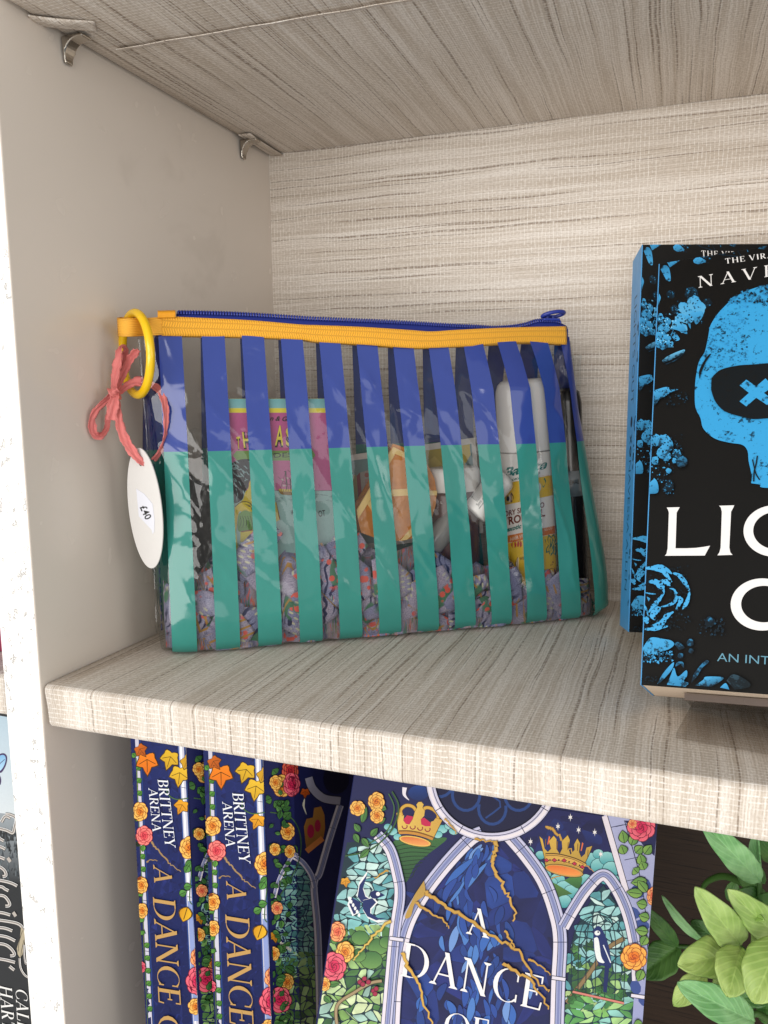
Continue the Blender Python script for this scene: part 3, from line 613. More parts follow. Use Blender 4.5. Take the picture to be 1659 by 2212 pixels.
    def serif(s, txt, bl, br, tl, col, gap=.16, weight=1.0, ital=0.0):
        """roman capitals drawn with a broad pen"""
        w = 0
        for ch in txt: w += (GL[ch][0]+gap) if ch != ' ' else .38
        w -= gap; ex = ((br[0]-bl[0])/w, (br[1]-bl[1])/w); ey = (tl[0]-bl[0], tl[1]-bl[1]); x = 0
        sx = math.hypot(*ex); sy = math.hypot(*ey)
        def M(u, v): u += ital*v; return (bl[0]+ex[0]*u+ey[0]*v, bl[1]+ex[1]*u+ey[1]*v)
        for ch in txt:
            if ch == ' ': x += .38; continue
            gw, parts = GL[ch]
            for p in parts:
                if p[0] == 'l':
                    _, xa, ya, xb, yb, t = p; t *= weight; dx, dy = xb-xa, yb-ya; l = math.hypot(dx, dy)
                    if abs(dy) > .25*l: h = t/2/max(.5, abs(dy)/l); q = [(xa-h, ya), (xa+h, ya), (xb+h, yb), (xb-h, yb)]
                    else: q = [(xa, ya-t/2), (xb, yb-t/2), (xb, yb+t/2), (xa, ya+t/2)]
                    s.add([M(x+a, b) for a, b in q], [(0, 1, 2, 3)], [lin(col)]*4)
                elif p[0] == 's':
                    _, cx, cy, hw = p; d = 1 if cy < .5 else -1; q = [(cx-hw, cy), (cx+hw, cy), (cx+hw*.9, cy+.028*d), (cx+.05, cy+.075*d), (cx-.05, cy+.075*d), (cx-hw*.9, cy+.028*d)]
                    s.add([M(x+a, b) for a, b in q], [tuple(range(6))], [lin(col)]*6)
                elif p[0] == 'a':
                    _, cx, cy, rx, ry, a0, a1 = p; n = 16; L_, R_ = [], []
                    for i in range(n+1):
                        t = math.radians(a0+(a1-a0)*i/n); c_, s_ = math.cos(t), math.sin(t); th = (.034+.098*abs(c_)**1.4)*weight
                        L_.append((cx+(rx-th/2)*c_, cy+(ry-th/2*.6)*s_)); R_.append((cx+(rx+th/2)*c_, cy+(ry+th/2*.6)*s_))
                    pts = [M(x+a, b) for q in zip(L_, R_) for a, b in q]; s.add(pts, [(2*i, 2*i+1, 2*i+3, 2*i+2) for i in range(n)], [lin(col)]*len(pts))
                elif p[0] == 'p': s.poly([M(x+a, b) for a, b in p[1]], col)
            x += gw+gap
    def build(s, name, parent, mat, label=None, clip=()):
        o = mesh(name, s.v, s.f, mat, parent, cols=s.c, label=label)
        if clip:                                  # trim the print at the edges of its surface: (point, outward direction)
            L = _loc.get(parent, V((0, 0, 0))); bm = bmesh.new(); bm.from_mesh(o.data)
            for P, n in clip: bmesh.ops.bisect_plane(bm, geom=bm.verts[:]+bm.edges[:]+bm.faces[:], dist=1e-7, plane_co=V(P)-L, plane_no=n, clear_outer=True)
            bm.to_mesh(o.data); bm.free()
        return o
K_, N_ = .125, .045
GL = {'A': (.78, [('l', .09, 0, .40, .98, N_), ('l', .69, 0, .38, 1.0, K_), ('l', .18, .33, .58, .33, N_), ('s', .09, 0, .11), ('s', .69, 0, .13)]),
 'B': (.62, [('l', .14, 0, .14, 1, K_), ('a', .30, .75, .20, .23, -90, 90), ('a', .31, .26, .24, .24, -90, 90), ('l', .14, .98, .31, .98, N_), ('l', .14, .51, .31, .51, N_), ('l', .14, .02, .32, .02, N_), ('s', .14, 0, .12), ('s', .14, 1, .12)]),
 'C': (.74, [('a', .44, .5, .38, .49, 48, 312), ('l', .69, .66, .69, .92, N_), ('l', .70, .06, .70, .28, N_)]),
 'D': (.80, [('l', .15, 0, .15, 1, K_), ('a', .32, .5, .42, .48, -90, 90), ('l', .15, .98, .33, .98, N_), ('l', .15, .02, .33, .02, N_), ('s', .14, 0, .12), ('s', .14, 1, .12)]),
 'E': (.62, [('l', .14, 0, .14, 1, K_), ('l', .14, .978, .56, .978, N_), ('l', .14, .52, .44, .52, N_), ('l', .14, .022, .58, .022, N_), ('l', .55, .78, .55, 1, N_), ('l', .57, 0, .60, .24, N_), ('l', .44, .42, .44, .62, N_), ('s', .14, 0, .12), ('s', .14, 1, .12)]),
 'F': (.58, [('l', .14, 0, .14, 1, K_), ('l', .14, .978, .54, .978, N_), ('l', .14, .52, .42, .52, N_), ('l', .53, .76, .53, 1, N_), ('l', .42, .42, .42, .62, N_), ('s', .14, 0, .13), ('s', .14, 1, .12)]),
 'G': (.80, [('a', .44, .5, .38, .49, 48, 312), ('l', .69, .66, .69, .92, N_), ('l', .68, .06, .68, .40, K_), ('s', .68, .42, .14)]),
 'H': (.82, [('l', .14, 0, .14, 1, K_), ('l', .68, 0, .68, 1, K_), ('l', .14, .51, .68, .51, N_)]+[('s', a, b, .12) for a in (.14, .68) for b in (0, 1)]),
 'I': (.28, [('l', .14, 0, .14, 1, K_), ('s', .14, 0, .12), ('s', .14, 1, .12)]),
 'L': (.60, [('l', .14, 0, .14, 1, K_), ('l', .14, .022, .56, .022, N_), ('l', .55, 0, .58, .26, N_), ('s', .14, 0, .12), ('s', .14, 1, .12)]),
 'N': (.84, [('l', .13, 0, .13, 1, N_), ('l', .13, 1, .70, 0, K_), ('l', .70, 0, .70, 1, N_), ('s', .13, 0, .11), ('s', .10, 1, .10), ('s', .70, 1, .11)]),
 'O': (.84, [('a', .42, .5, .38, .49, 0, 360)]),
 'R': (.70, [('l', .14, 0, .14, 1, K_), ('a', .30, .74, .22, .24, -90, 90), ('l', .14, .98, .31, .98, N_), ('l', .14, .5, .31, .5, N_), ('l', .62, 0, .32, .5, K_), ('s', .14, 0, .12), ('s', .14, 1, .12), ('s', .64, 0, .08)]),
 'S': (.54, [('a', .27, .74, .20, .24, 35, 250), ('a', .27, .26, .22, .25, -145, 80), ('l', .46, .74, .46, .96, N_), ('l', .07, .05, .07, .27, N_)]),
 'T': (.68, [('l', .34, 0, .34, 1, K_), ('l', .04, .978, .64, .978, N_), ('l', .05, .76, .05, 1, N_), ('l', .63, .76, .63, 1, N_), ('s', .34, 0, .13)]),
 'U': (.80, [('l', .14, .3, .14, 1, K_), ('l', .67, .3, .67, 1, N_), ('a', .405, .33, .265, .32, 180, 360), ('s', .14, 1, .12), ('s', .67, 1, .11)]),
 'V': (.78, [('l', .40, 0, .09, 1, K_), ('l', .40, 0, .69, 1, N_), ('s', .09, 1, .13), ('s', .69, 1, .11)]),
 'W': (1.1, [('l', .32, 0, .09, 1, K_), ('l', .32, 0, .55, 1, N_), ('l', .76, 0, .52, 1, K_), ('l', .76, 0, 1.0, 1, N_), ('s', .09, 1, .13), ('s', 1.0, 1, .1)]),
 'Y': (.72, [('l', .36, 0, .36, .46, K_), ('l', .36, .42, .09, 1, K_), ('l', .36, .42, .63, 1, N_), ('s', .36, 0, .12), ('s', .09, 1, .13), ('s', .63, 1, .11)])}
_fm = {}
def font_mesh(txt, bold=0.0):
    if (txt, bold) in _fm: return _fm[txt, bold]
    cu = bpy.data.curves.new('lettering', 'FONT'); cu.body = txt; cu.offset = bold; cu.resolution_u = 3; o = bpy.data.objects.new('lettering', cu); me = o.to_mesh()
    V2 = [(v.co.x, v.co.y) for v in me.vertices]; F = [tuple(p.vertices) for p in me.polygons]; o.to_mesh_clear(); bpy.data.objects.remove(o); bpy.data.curves.remove(cu)
    _fm[txt, bold] = (V2, F); return V2, F
def flat(P, n, L=None):                           # placing function for a flat surface facing the room
    n = n.normalized(); n = -n if n.dot(CAM-P) < 0 else n
    return lambda q: (on_plane(q, P, n), n)
def in_poly(poly):
    def f(x, y):
        c = False; j = len(poly)-1
        for i in range(len(poly)):
            xi, yi = poly[i]; xj, yj = poly[j]
            if (yi > y) != (yj > y) and x < (xj-xi)*(y-yi)/(yj-yi)+xi: c = not c
            j = i
        return c
    return f
def sp(pts, n=8): return [(p.x, p.y) for p in spline([V((p[0], p[1], 0)) for p in pts], n)]
def pick(*c): return lambda x, y: random.choice(c)
Z6 = zoomer(450, 2850, 1350, 1659); Z7 = zoomer(1200, 2950, 2650, 1659); ZC = zoomer(1250, 3000, 2000, 1659); ZD = zoomer(1900, 3050, 2600, 1659)
ZE = zoomer(2540, 1350, 3024, 1529); ZF = zoomer(2500, 2100, 3024, 1659); ZG = zoomer(2480, 930, 3024, 1659)
PINK = ('#6d0f2c', '#c41f4c', '#e0355f', '#f0707f'); ORG = ('#7c3a12', '#d9691f', '#f0a03a', '#f8c765'); CORAL = ('#8a2a20', '#e0583f', '#f3835c', '#f8b070')
M_pages = plain('cream_page_edges', '#dcc9b4', .8, .2, 0, .08, 1800, .4)
def book_axes(th, ps, ro):
    X = V((math.cos(ps), math.sin(ps), 0)); B = V((-math.sin(ps), math.cos(ps), 0)); U = ZZ*math.cos(th)+B*math.sin(th); N = B*math.cos(th)-ZZ*math.sin(th)
    return X*math.cos(ro)+U*math.sin(ro), -X*math.sin(ro)+U*math.cos(ro), N
# ------------------------------------------------------------------ big fantasy hardback facing the room, below the shelf
def third_book():
    O = V((.1460, .0654, -.0323)); X, U, N = book_axes(math.radians(22.06), math.radians(5.024), math.radians(-3.67)); w, h, t = .1478, .235, .034
    O = O+U*.006
    bk = thing('hardback_book', 'jewel toned hardback with two crowns on its cover, facing forward under the shelf', 'book', tuple(O-U*h))
    base = plain('navy_cover_board', '#1b1f4d', .45, .16)
    def slab(x0, x1, y0, y1, z0, z1): return box(O+X*x0+N*y0-U*z1, X*(x1-x0), N*(y1-y0), U*(z1-z0))
    c = mesh('front_cover', *slab(0, w, 0, .003, 0, h), base, bk); bevel(c, .0006)
    c = mesh('back_cover', *slab(0, w, t-.003, t, 0, h), base, bk); bevel(c, .0006)
    c = mesh('spine', *slab(-.0012, .0016, .0003, t-.0003, 0, h), base, bk); bevel(c, .0006)
    mesh('page_block', *slab(.002, w-.004, .0032, t-.0032, .003, h-.003), M_pages, bk)
    a = Art(flat(O-N*.00002, N), Z7)
    TL, TR, BR, BL = (225, 60), (1577, 260), (1530, 1300), (25, 1300)
    a.poly([TL, TR, BR, BL], '#1c2052')
    sky = ('#a7d2cf', '#7fbcbc', '#c7e3dc', '#5c9fa6', '#93c6c6'); grn = ('#4d7a43', '#7fa75c', '#b5d08c', '#39623a', '#9cc07a')
    a.poly([(190, 420), (380, 400), (440, 640), (400, 1300), (25, 1300), (110, 860)], '#17303a')
    ins = in_poly([(210, 430), (350, 400), (410, 560), (425, 660), (395, 860), (370, 1300), (40, 1300), (150, 700)])
    a.cells(ins, 60, 400, 440, 840, 9, 13, pick(*sky), .13); a.cells(ins, 20, 800, 420, 1300, 10, 13, lambda x, y: random.choice(grn) if y < 1000 or random.random() < .6 else random.choice(('#d7e6b4', '#c2dba0', '#9fc2b4')), .12)
    for x, y, r in ((250, 850, 40), (330, 890, 46), (300, 950, 50), (240, 930, 36), (370, 870, 34)): a.disc((x, y), r*1.06, '#16281a', r*.86, 11); a.disc((x, y), r, '#3f6e3e', r*.8, 11, 0, '#6f9a55')
    # magpie in flight
    for P in ([(255, 690), (235, 660), (245, 600), (285, 545), (262, 620), (275, 660), (300, 675)], [(250, 690), (205, 665), (192, 700), (215, 752), (245, 735)], [(262, 680), (310, 668), (330, 690), (300, 722), (300, 745), (340, 770), (385, 770), (330, 782), (285, 762), (262, 725)]): a.poly(P, '#f2f2f0'); a.poly([(262+(x-262)*.88, 690+(y-690)*.88) for x, y in P], '#1a2a63')
    a.disc((318, 655), 24, '#15235a', 19); a.disc((330, 652), 9, '#f4f4f2'); a.poly([(340, 645), (362, 658), (338, 668)], '#15235a')
    for k in range(6): a.disc((200+k*9, 672+k*15), 6, '#eef0ee', 9, 8)
    # upper left spandrel
    a.poly([(225, 60), (560, 120), (700, 330), (470, 560), (450, 620), (400, 430), (330, 390), (200, 420)], '#1b1f50')
    a.poly(sp([(385, 430), (430, 400), (520, 410), (640, 400), (560, 470), (500, 520), (455, 600), (430, 520)]), '#3d6b3b', '#2a4d31')
    for k in range(9): a.stroke(sp([(405+k*4, 440+k*17), (480, 425+k*19), (590-k*12, 440+k*14)], 5), 3.2, '#17301f')
    for x, y, r in ((620, 360, 24), (650, 345, 20), (672, 368, 22), (600, 385, 20), (395, 370, 22), (375, 350, 18), (418, 395, 18)): a.disc((x, y), r*1.1, '#17454f', r*.9, 11); a.disc((x, y), r, '#5fb0b2', r*.78, 11, 0, '#9fd5d0')
    a.z = ZC
    a.poly(sp([(740, 220), (745, 290), (800, 335), (770, 285), (780, 225)], 5), '#ece4ec')
    a.disc((880, 270), 90, '#1d3f86', 66, 16, 0, '#13285c')
    # first crown
    g0, g1 = '#e4c15e', '#b98a3a'
    a.stroke(sp([(735, 470), (725, 420), (770, 380), (830, 390), (870, 440)], 6), 34, '#6b4a17'); a.stroke(sp([(735, 470), (725, 420), (770, 380), (830, 390), (870, 440)], 6), 24, '#d7a845')
    a.stroke(sp([(905, 450), (940, 400), (1000, 410), (1050, 460), (1040, 520)], 6), 34, '#6b4a17'); a.stroke(sp([(905, 450), (940, 400), (1000, 410), (1050, 460), (1040, 520)], 6), 24, '#d7a845')
    a.poly([(735, 480), (830, 455), (1010, 500), (1040, 560), (1000, 640), (720, 600)], '#141a40'); a.poly([(750, 500), (780, 465), (850, 480), (840, 560), (760, 560)], '#c4264f'); a.poly([(890, 500), (930, 485), (1000, 540), (970, 590), (890, 570)], '#c4264f')
    crown = [(690, 445), (720, 435), (735, 470), (755, 465), (748, 510), (770, 540), (800, 545), (830, 500), (850, 430), (860, 415), (870, 395), (862, 372), (880, 350), (905, 348), (925, 370), (915, 400), (935, 425), (930, 470), (900, 500), (905, 545), (940, 560), (985, 560), (990, 520), (1010, 515), (1030, 490), (1088, 505), (1050, 580), (1010, 665), (705, 610)]
    a.poly([(887+(x-887)*1.03, 520+(y-520)*1.03) for x, y in crown], '#4a3212'); a.poly(crown, g0, '#cfa24a', (1, .3))
    for x, y in ((760, 575), (830, 580), (895, 590), (960, 600)): a.stroke([(x+22*math.cos(t), y+20*math.sin(t)-14) for t in [i*.5-.6 for i in range(9)]], 9, '#8b1f36')
    a.stroke(sp([(708, 612), (800, 612), (900, 630), (1008, 668)], 5), 34, '#7a4d1a'); a.stroke(sp([(710, 618), (800, 618), (900, 636), (1005, 672)], 5), 22, '#c98d3a')
    a.disc((850, 690), 146, '#5d3b12', 44, 20, .19); a.disc((850, 690), 140, '#e8be5e', 40, 20, .19); a.disc((850, 690), 126, '#d8743a', 31, 20, .19, '#f0a45e')
    a.z = Z7
    # rosette
    a.disc((845, 130), 262, '#14163a', 250, 40)
    for k in range(-2, 3): a.stroke([(845+k*118+62*math.cos(t), 268-abs(k)*62+70*math.sin(t)) for t in [i*.33-.2 for i in range(12)]], 13, '#23427f')
    a.stroke([(845+40*math.sin(t*2), 210+t*50) for t in (0, .5, 1, 1.5, 2)], 8, '#23427f')
    # central arch ground
    arch = sp([(830, 402), (770, 410), (650, 510), (540, 645), (470, 770), (430, 900), (405, 1060), (395, 1300)])+sp([(1120, 1300), (1130, 1050), (1135, 850), (1100, 720), (1040, 590), (960, 480), (885, 405)])
    a.poly(arch, '#1b2158', '#182050'); inn = in_poly(arch)
    a.cells(inn, 400, 400, 1140, 1300, 9, 9, pick('#1b2158', '#212c72', '#1e3277', '#191c4c', '#23408a', '#1c255f'), .03, .6)
    # folds of blue drapery
    for k in range(120):
        x = random.gauss(740, 110); y = random.uniform(420, 1290); wd = 60+.14*(y-420)
        if y < 600: x = random.gauss(800-.45*(y-420), 26)
        if not inn(x, y) or abs(x-760) > 90+.3*(y-400): continue
        ln = random.uniform(50, 120); sl = random.uniform(-.5, .5)+(-.6 if y < 600 else 0); wv = random.uniform(-14, 14)
        pth = sp([(x, y), (x+sl*ln*.5+wv, y+ln*.5), (x+sl*ln, y+ln)], 4); pth = [p for p in pth if inn(*p)]
        wdt = random.uniform(12, 30); a.stroke(pth, lambda t, dx, dy: wdt*1.16*(.25+math.sin(math.pi*min(1, t+.02))), '#122050'); a.stroke(pth, lambda t, dx, dy: wdt*(.2+math.sin(math.pi*min(1, t+.02))), random.choice(('#2b4f9e', '#3866b3', '#234288', '#4c7cc2', '#2a4a98', '#6f95d0', '#1f3a80')))
    # right spandrel: night sky, clouds, hills
    a.poly(sp([(905, 405), (1120, 270)], 2)+[(1345, 300), (1440, 640), (1345, 545), (1260, 620), (1165, 750), (1100, 620), (1000, 480)], '#1c1f55')
    a.z = ZD
    a.cells(in_poly([(300, 600), (720, 370), (1100, 400), (1180, 700), (420, 700)]), 250, 340, 1200, 760, 8, 4, pick('#1c1f55', '#191b4b', '#20265f', '#1d2a66'), .02, .5)
    for x, y, r in ((420, 720, 60), (470, 790, 55), (540, 750, 45), (520, 860, 62), (580, 930, 60), (1010, 790, 70), (1080, 740, 50), (1090, 850, 80), (1160, 780, 70), (1200, 880, 80), (1150, 960, 70), (700, 980, 70), (1230, 980, 50), (960, 980, 60), (640, 1010, 60), (760, 1060, 80), (830, 1090, 70), (760, 1180, 70)): a.disc((x, y), r*1.07, '#143f4a', r*.95, 13); a.disc((x, y), r, '#3f9aa0', r*.88, 13, 0, '#92cdca', (0, -1))
    a.poly(sp([(760, 985), (860, 940), (930, 960), (900, 1060), (830, 1030)], 4), '#4d8443', '#2f5c33'); a.poly([(620, 990), (690, 1020), (840, 1110), (740, 1130), (680, 1160), (600, 1040)], '#56803f', '#3d6034')
    for x, y in ((820, 397), (704, 482), (897, 515), (1047, 537), (449, 624), (1103, 740)):
        P = []
        for k in range(12): t = k*math.pi/6; r = (34, 13)[k % 2]*(1.15 if k in (0, 6, 3, 9) else .85); P.append((x+r*.75*math.sin(t), y+r*math.cos(t)))
        a.poly(P, '#efe9e6')
    a.vein([(600, 470), (650, 510), (720, 580), (790, 670), (860, 740)], 26); a.vein([(930, 830), (1000, 870), (1060, 910)], 14, '#b98d6a'); a.vein([(620, 985), (680, 955), (760, 940)], 12)
    cr = [(532, 575), (560, 600), (580, 690), (610, 720), (640, 690), (620, 620), (665, 570), (690, 600), (690, 690), (720, 740), (745, 690), (740, 620), (795, 565), (815, 610), (800, 680), (820, 745), (860, 700), (855, 650), (885, 595), (910, 640), (900, 720), (920, 770), (955, 740), (970, 680), (1022, 665), (985, 760), (945, 840), (930, 930), (590, 850), (580, 770)]
    a.poly([(760+(x-760)*1.03, 740+(y-740)*1.03) for x, y in cr], '#43300f'); a.poly(cr, '#d9b14a', '#a9853c', (.3, 1))
    for x, y in ((620, 590), (930, 650)): a.poly([(x, y-20), (x+12, y-10), (x-5, y+60), (x-15, y+60)], '#e0703f')
    for p in ((590, 600), (700, 620), (800, 630), (890, 640), (985, 700)): a.stroke([p, (p[0]-4, p[1]+70)], 8, '#7d5a1c')
    a.stroke(sp([(588, 770), (700, 772), (850, 810), (955, 860)], 6), 78, '#5c4016'); a.stroke(sp([(590, 775), (700, 777), (850, 815), (952, 864)], 6), 66, '#d8a750'); a.stroke(sp([(590, 800), (700, 800), (850, 838), (948, 885)], 6), 5, '#4d3510'); a.stroke(sp([(590, 755), (700, 755), (850, 790), (950, 838)], 6), 5, '#4d3510')
    for x, y in ((598, 797), (671, 795), (762, 798), (858, 828), (932, 858)): a.poly([(x-27, y), (x, y-20), (x+27, y+4), (x, y+22)], '#3b0f17'); a.poly([(x-20, y), (x, y-14), (x+20, y+3), (x, y+15)], '#c02a4c')
    for x, y in ((630, 795), (712, 795), (808, 812), (905, 845)): a.disc((x, y), 8, '#2a1c10')
    a.disc((762, 895), 186, '#4a3312', 54, 22, .19); a.disc((762, 895), 178, '#c79c52', 48, 22, .19); a.disc((757, 893), 160, '#e0702c', 38, 22, .19, '#f39a4c')
    a.z = Z7
    # right window with the caged bird
    win = sp([(1345, 610), (1290, 680), (1215, 830), (1190, 980), (1170, 1300)])+sp([(1480, 1300), (1478, 1000), (1450, 820), (1400, 690)])
    a.poly(win, '#173843'); ins = in_poly(win)
    a.cells(ins, 1160, 600, 1500, 1180, 8, 16, lambda x, y: random.choice(sky if y < 960 or random.random() < .45 else grn), .13); a.cells(ins, 1150, 1100, 1500, 1300, 8, 6, pick('#7fb864', '#5a9a55', '#a6cf86', '#3f7a48', '#8cc4b8'), .12)
    a.stroke(sp([(1180, 1140), (1280, 1010), (1360, 900), (1440, 850)], 8), 22, '#5d4a33'); a.stroke(sp([(1180, 1140), (1280, 1010), (1360, 900), (1440, 850)], 8), 15, '#8d7550')
    for k in range(26):
        x, y = random.uniform(1185, 1470), random.uniform(890, 1130)
        if ins(x, y) and not (1290 < x < 1390 and y < 1080): a.ivy((x, y), random.uniform(15, 26), random.uniform(0, 6), random.choice(('#3f7a3f', '#2f5f35', '#5b9350')), '#274d2c', '#14251a')
    for k, x in enumerate((1205, 1235, 1270, 1312, 1355, 1400, 1440)): a.stroke(sp([(1322, 742), (1322+(x-1322)*.7, 770+abs(x-1322)*.08), (x, 860+abs(x-1322)*.2), (x-4, 1085+k*8)], 6), 3.6, '#16303a')
    a.stroke(sp([(1212, 870), (1320, 895), (1445, 900)], 6), 3.6, '#16303a'); a.stroke(sp([(1272, 775), (1322, 785), (1375, 790)], 6), 3.6, '#16303a')
    a.poly(sp([(1300, 810), (1325, 795), (1350, 830), (1372, 900), (1380, 980), (1350, 975), (1320, 960), (1300, 890)], 5), '#182a66'); a.poly(sp([(1303, 850), (1322, 850), (1335, 930), (1350, 960), (1318, 950), (1305, 900)], 4), '#eef0ee'); a.poly([(1352, 970), (1372, 975), (1360, 1095), (1344, 1090)], '#16255c'); a.disc((1318, 826), 13, '#eef0ee', 11); a.disc((1322, 822), 4, '#14204e'); a.poly([(1303, 812), (1290, 822), (1306, 830)], '#14204e')
    a.stroke([(1345, 880), (1378, 960)], 5, '#e6e9ef'); a.stroke([(1207, 1090), (1438, 1142)], 13, '#3d2722'); a.stroke([(1207, 1090), (1438, 1142)], 9, '#d58374')
    # stone border on the right
    a.poly([(1345, 290), (1590, 325), (1560, 760), (1540, 1300), (1470, 1300), (1490, 1000), (1470, 820), (1420, 690), (1440, 640)], '#aeb0d2', '#9a9fc8')
    a.poly([(1440, 320), (1590, 330), (1575, 480), (1530, 440)], '#1c2150')
    for x, y in ((1430, 340), (1400, 345), (1500, 580), (1452, 590), (1470, 490)): a.stroke([(x-30, y+8), (x+35, y-6)], 3, '#24264a')
    a.stroke([(1350, 300), (1448, 640)], 30, '#16172f'); a.stroke([(1350, 300), (1448, 640)], 24, '#e7dde5'); a.stroke(sp([(1440, 320), (1520, 620), (1545, 900)], 6), 4, '#1c1e3d')
    for x, y in ((1500, 640), (1480, 735), (1535, 610), (1520, 790), (1490, 1070), (1530, 1130)): a.disc((x, y), 34, '#3a4f8f', 24, 9, random.random()*3)
    # frames
    a.frame([(690, 1500), (395, 1300)][1:]+[(408, 1060), (432, 900), (470, 770), (540, 645), (640, 515), (745, 405), (800, 375)], 62)
    a.frame([(925, 392), (1000, 480), (1075, 590), (1125, 720), (1150, 850), (1142, 1050), (1135, 1300)], 62)
    a.frame([(330, 385), (385, 450), (418, 560), (430, 660), (405, 850), (365, 1300)], 48)
    a.frame([(1165, 800), (1210, 720), (1270, 630), (1342, 565), (1400, 620), (1455, 740), (1490, 900), (1500, 1040)], 52)
    a.stroke([(845+278*math.cos(t), 130+266*math.sin(t)) for t in [i*math.pi/30 for i in range(31)]], 44, '#14152c'); a.stroke([(845+278*math.cos(t), 130+266*math.sin(t)) for t in [i*math.pi/30 for i in range(31)]], 38, '#cfcbe0'); a.stroke([(845+284*math.cos(t), 130+272*math.sin(t)) for t in [i*math.pi/30 for i in range(31)]], 15, '#efe6ea'); a.stroke([(845+271*math.cos(t), 130+259*math.sin(t)) for t in [i*math.pi/30 for i in range(31)]], 3, '#23254a')
    for t in (.55, 1.05, 2.1, 2.6): a.stroke([(845+260*math.cos(t), 130+248*math.sin(t)), (845+296*math.cos(t), 130+284*math.sin(t))], 3.5, '#23254a')
    for (x, y) in ((415, 853), (1144, 1030), (1500, 1110)): a.stroke([(x-32, y-4), (x+32, y+5)], 20, '#14152c'); a.stroke([(x-30, y-4), (x+30, y+5)], 14, '#e2dbe6')
    # left leaves, vines and roses
    a.stroke(sp([(395, 190), (425, 260), (395, 360), (300, 450), (185, 480)], 8), 7, '#35582f'); a.stroke(sp([(380, 200), (405, 270), (370, 370), (280, 430)], 6), 5, '#42693a')
    for p, q in (((260, 330), (280, 260)), ((250, 370), (225, 335)), ((300, 390), (330, 355)), ((260, 400), (290, 440)), ((225, 380), (245, 420)), ((330, 330), (365, 310)), ((290, 450), (250, 490)), ((340, 260), (370, 270)), ((150, 870), (120, 850)), ((90, 1110), (120, 1140)), ((110, 1060), (160, 1050))): a.leaf(p, q, 26, '#5d8f46', '#3a6a37')
    a.rose((240, 265), 34, ORG); a.rose((325, 235), 42, ORG, .8); a.rose((328, 298), 34, ORG, .85); a.ivy((185, 590), 24, 1.4, '#e0a02c', '#c97f1f')
    a.rose((150, 820), 44, CORAL, .7); a.rose((185, 910), 46, ORG, .8); a.rose((135, 975), 64, PINK, .75); a.rose((95, 1055), 30, ORG, .6)
    a.stroke(sp([(150, 1250), (150, 1150), (230, 1090), (300, 1050), (350, 1040)], 8), 17, '#54442e'); a.stroke(sp([(150, 1250), (150, 1150), (230, 1090), (300, 1050), (350, 1040)], 8), 11, '#a58f6c')
    for x, y in ((252, 1045), (272, 1030), (265, 1055), (290, 1045), (313, 1085), (325, 1075), (320, 1098)): a.disc((x, y), 12, '#5a1028'); a.disc((x, y), 9, '#a52a4a')
    # right leaves and roses
    for p, q in (((1440, 420), (1430, 365)), ((1470, 430), (1490, 375)), ((1440, 470), (1425, 430)), ((1490, 465), (1520, 435)), ((1530, 470), (1560, 430)), ((1520, 520), (1510, 470)), ((1530, 540), (1515, 505)), ((1500, 555), (1480, 535)), ((1540, 590), (1470, 600)), ((1540, 640), (1500, 590)), ((1520, 650), (1450, 640)), ((1540, 700), (1495, 690)), ((1550, 760), (1505, 745)), ((1545, 820), (1490, 810)), ((1540, 840), (1515, 880)), ((1520, 990), (1500, 1040)), ((1520, 1230), (1480, 1240))): a.leaf(p, q, 40, '#86ab52', '#5c8b42')
    a.rose((1515, 350), 62, PINK); a.rose((1475, 335), 20, CORAL); a.rose((1570, 660), 42, CORAL, .5); a.rose((1482, 932), 58, ('#93381b', '#e0631f', '#f48a2c', '#fbbb55'))
    # kintsugi veins
    a.vein([(865, 415), (858, 470), (850, 525), (885, 590), (915, 650), (948, 720), (940, 775)], 17, '#cfa24e'); a.vein([(770, 402), (820, 412), (865, 415)], 9)
    a.poly(sp([(540, 590), (545, 650), (500, 690), (480, 750), (455, 750), (500, 650)], 4), '#b9944a')
    a.vein([(540, 630), (600, 680), (690, 735), (790, 800), (880, 860), (950, 890), (1000, 970), (1040, 1030), (1105, 1090)], 16); a.vein([(500, 690), (560, 730), (620, 760), (655, 800)], 11); a.vein([(905, 815), (935, 870), (950, 900)], 10); a.vein([(890, 955), (960, 1000), (1040, 1060), (1100, 1170)], 15); a.vein([(1010, 940), (1060, 970), (1110, 1010)], 9)
    a.vein([(445, 905), (470, 980), (520, 1060), (545, 1150), (575, 1238)], 15, '#d5a94c'); a.vein([(390, 770), (320, 830), (270, 890), (220, 950)], 12, '#d9b95c'); a.vein([(380, 545), (345, 560), (315, 580)], 9); a.vein([(635, 315), (665, 345), (685, 380)], 8)
    cl = [(O, -X), (O+X*w, X), (O, U), (O-U*h, -U)]; a.build('cover_art', bk, M_print, clip=cl)
    b = Art(flat(O-N*.0012, N), Z7); b.l = 3
    b.serif('A', (728, 830), (826, 852), (737, 707), '#f4f0ee'); b.serif('DANCE', (425, 1018), (1062, 1178), (447, 868), '#f4f0ee', .10); b.serif('OF', (628, 1290), (822, 1330), (640, 1180), '#f4f0ee', .12)
    b.build('title_lettering', bk, M_print)
third_book()
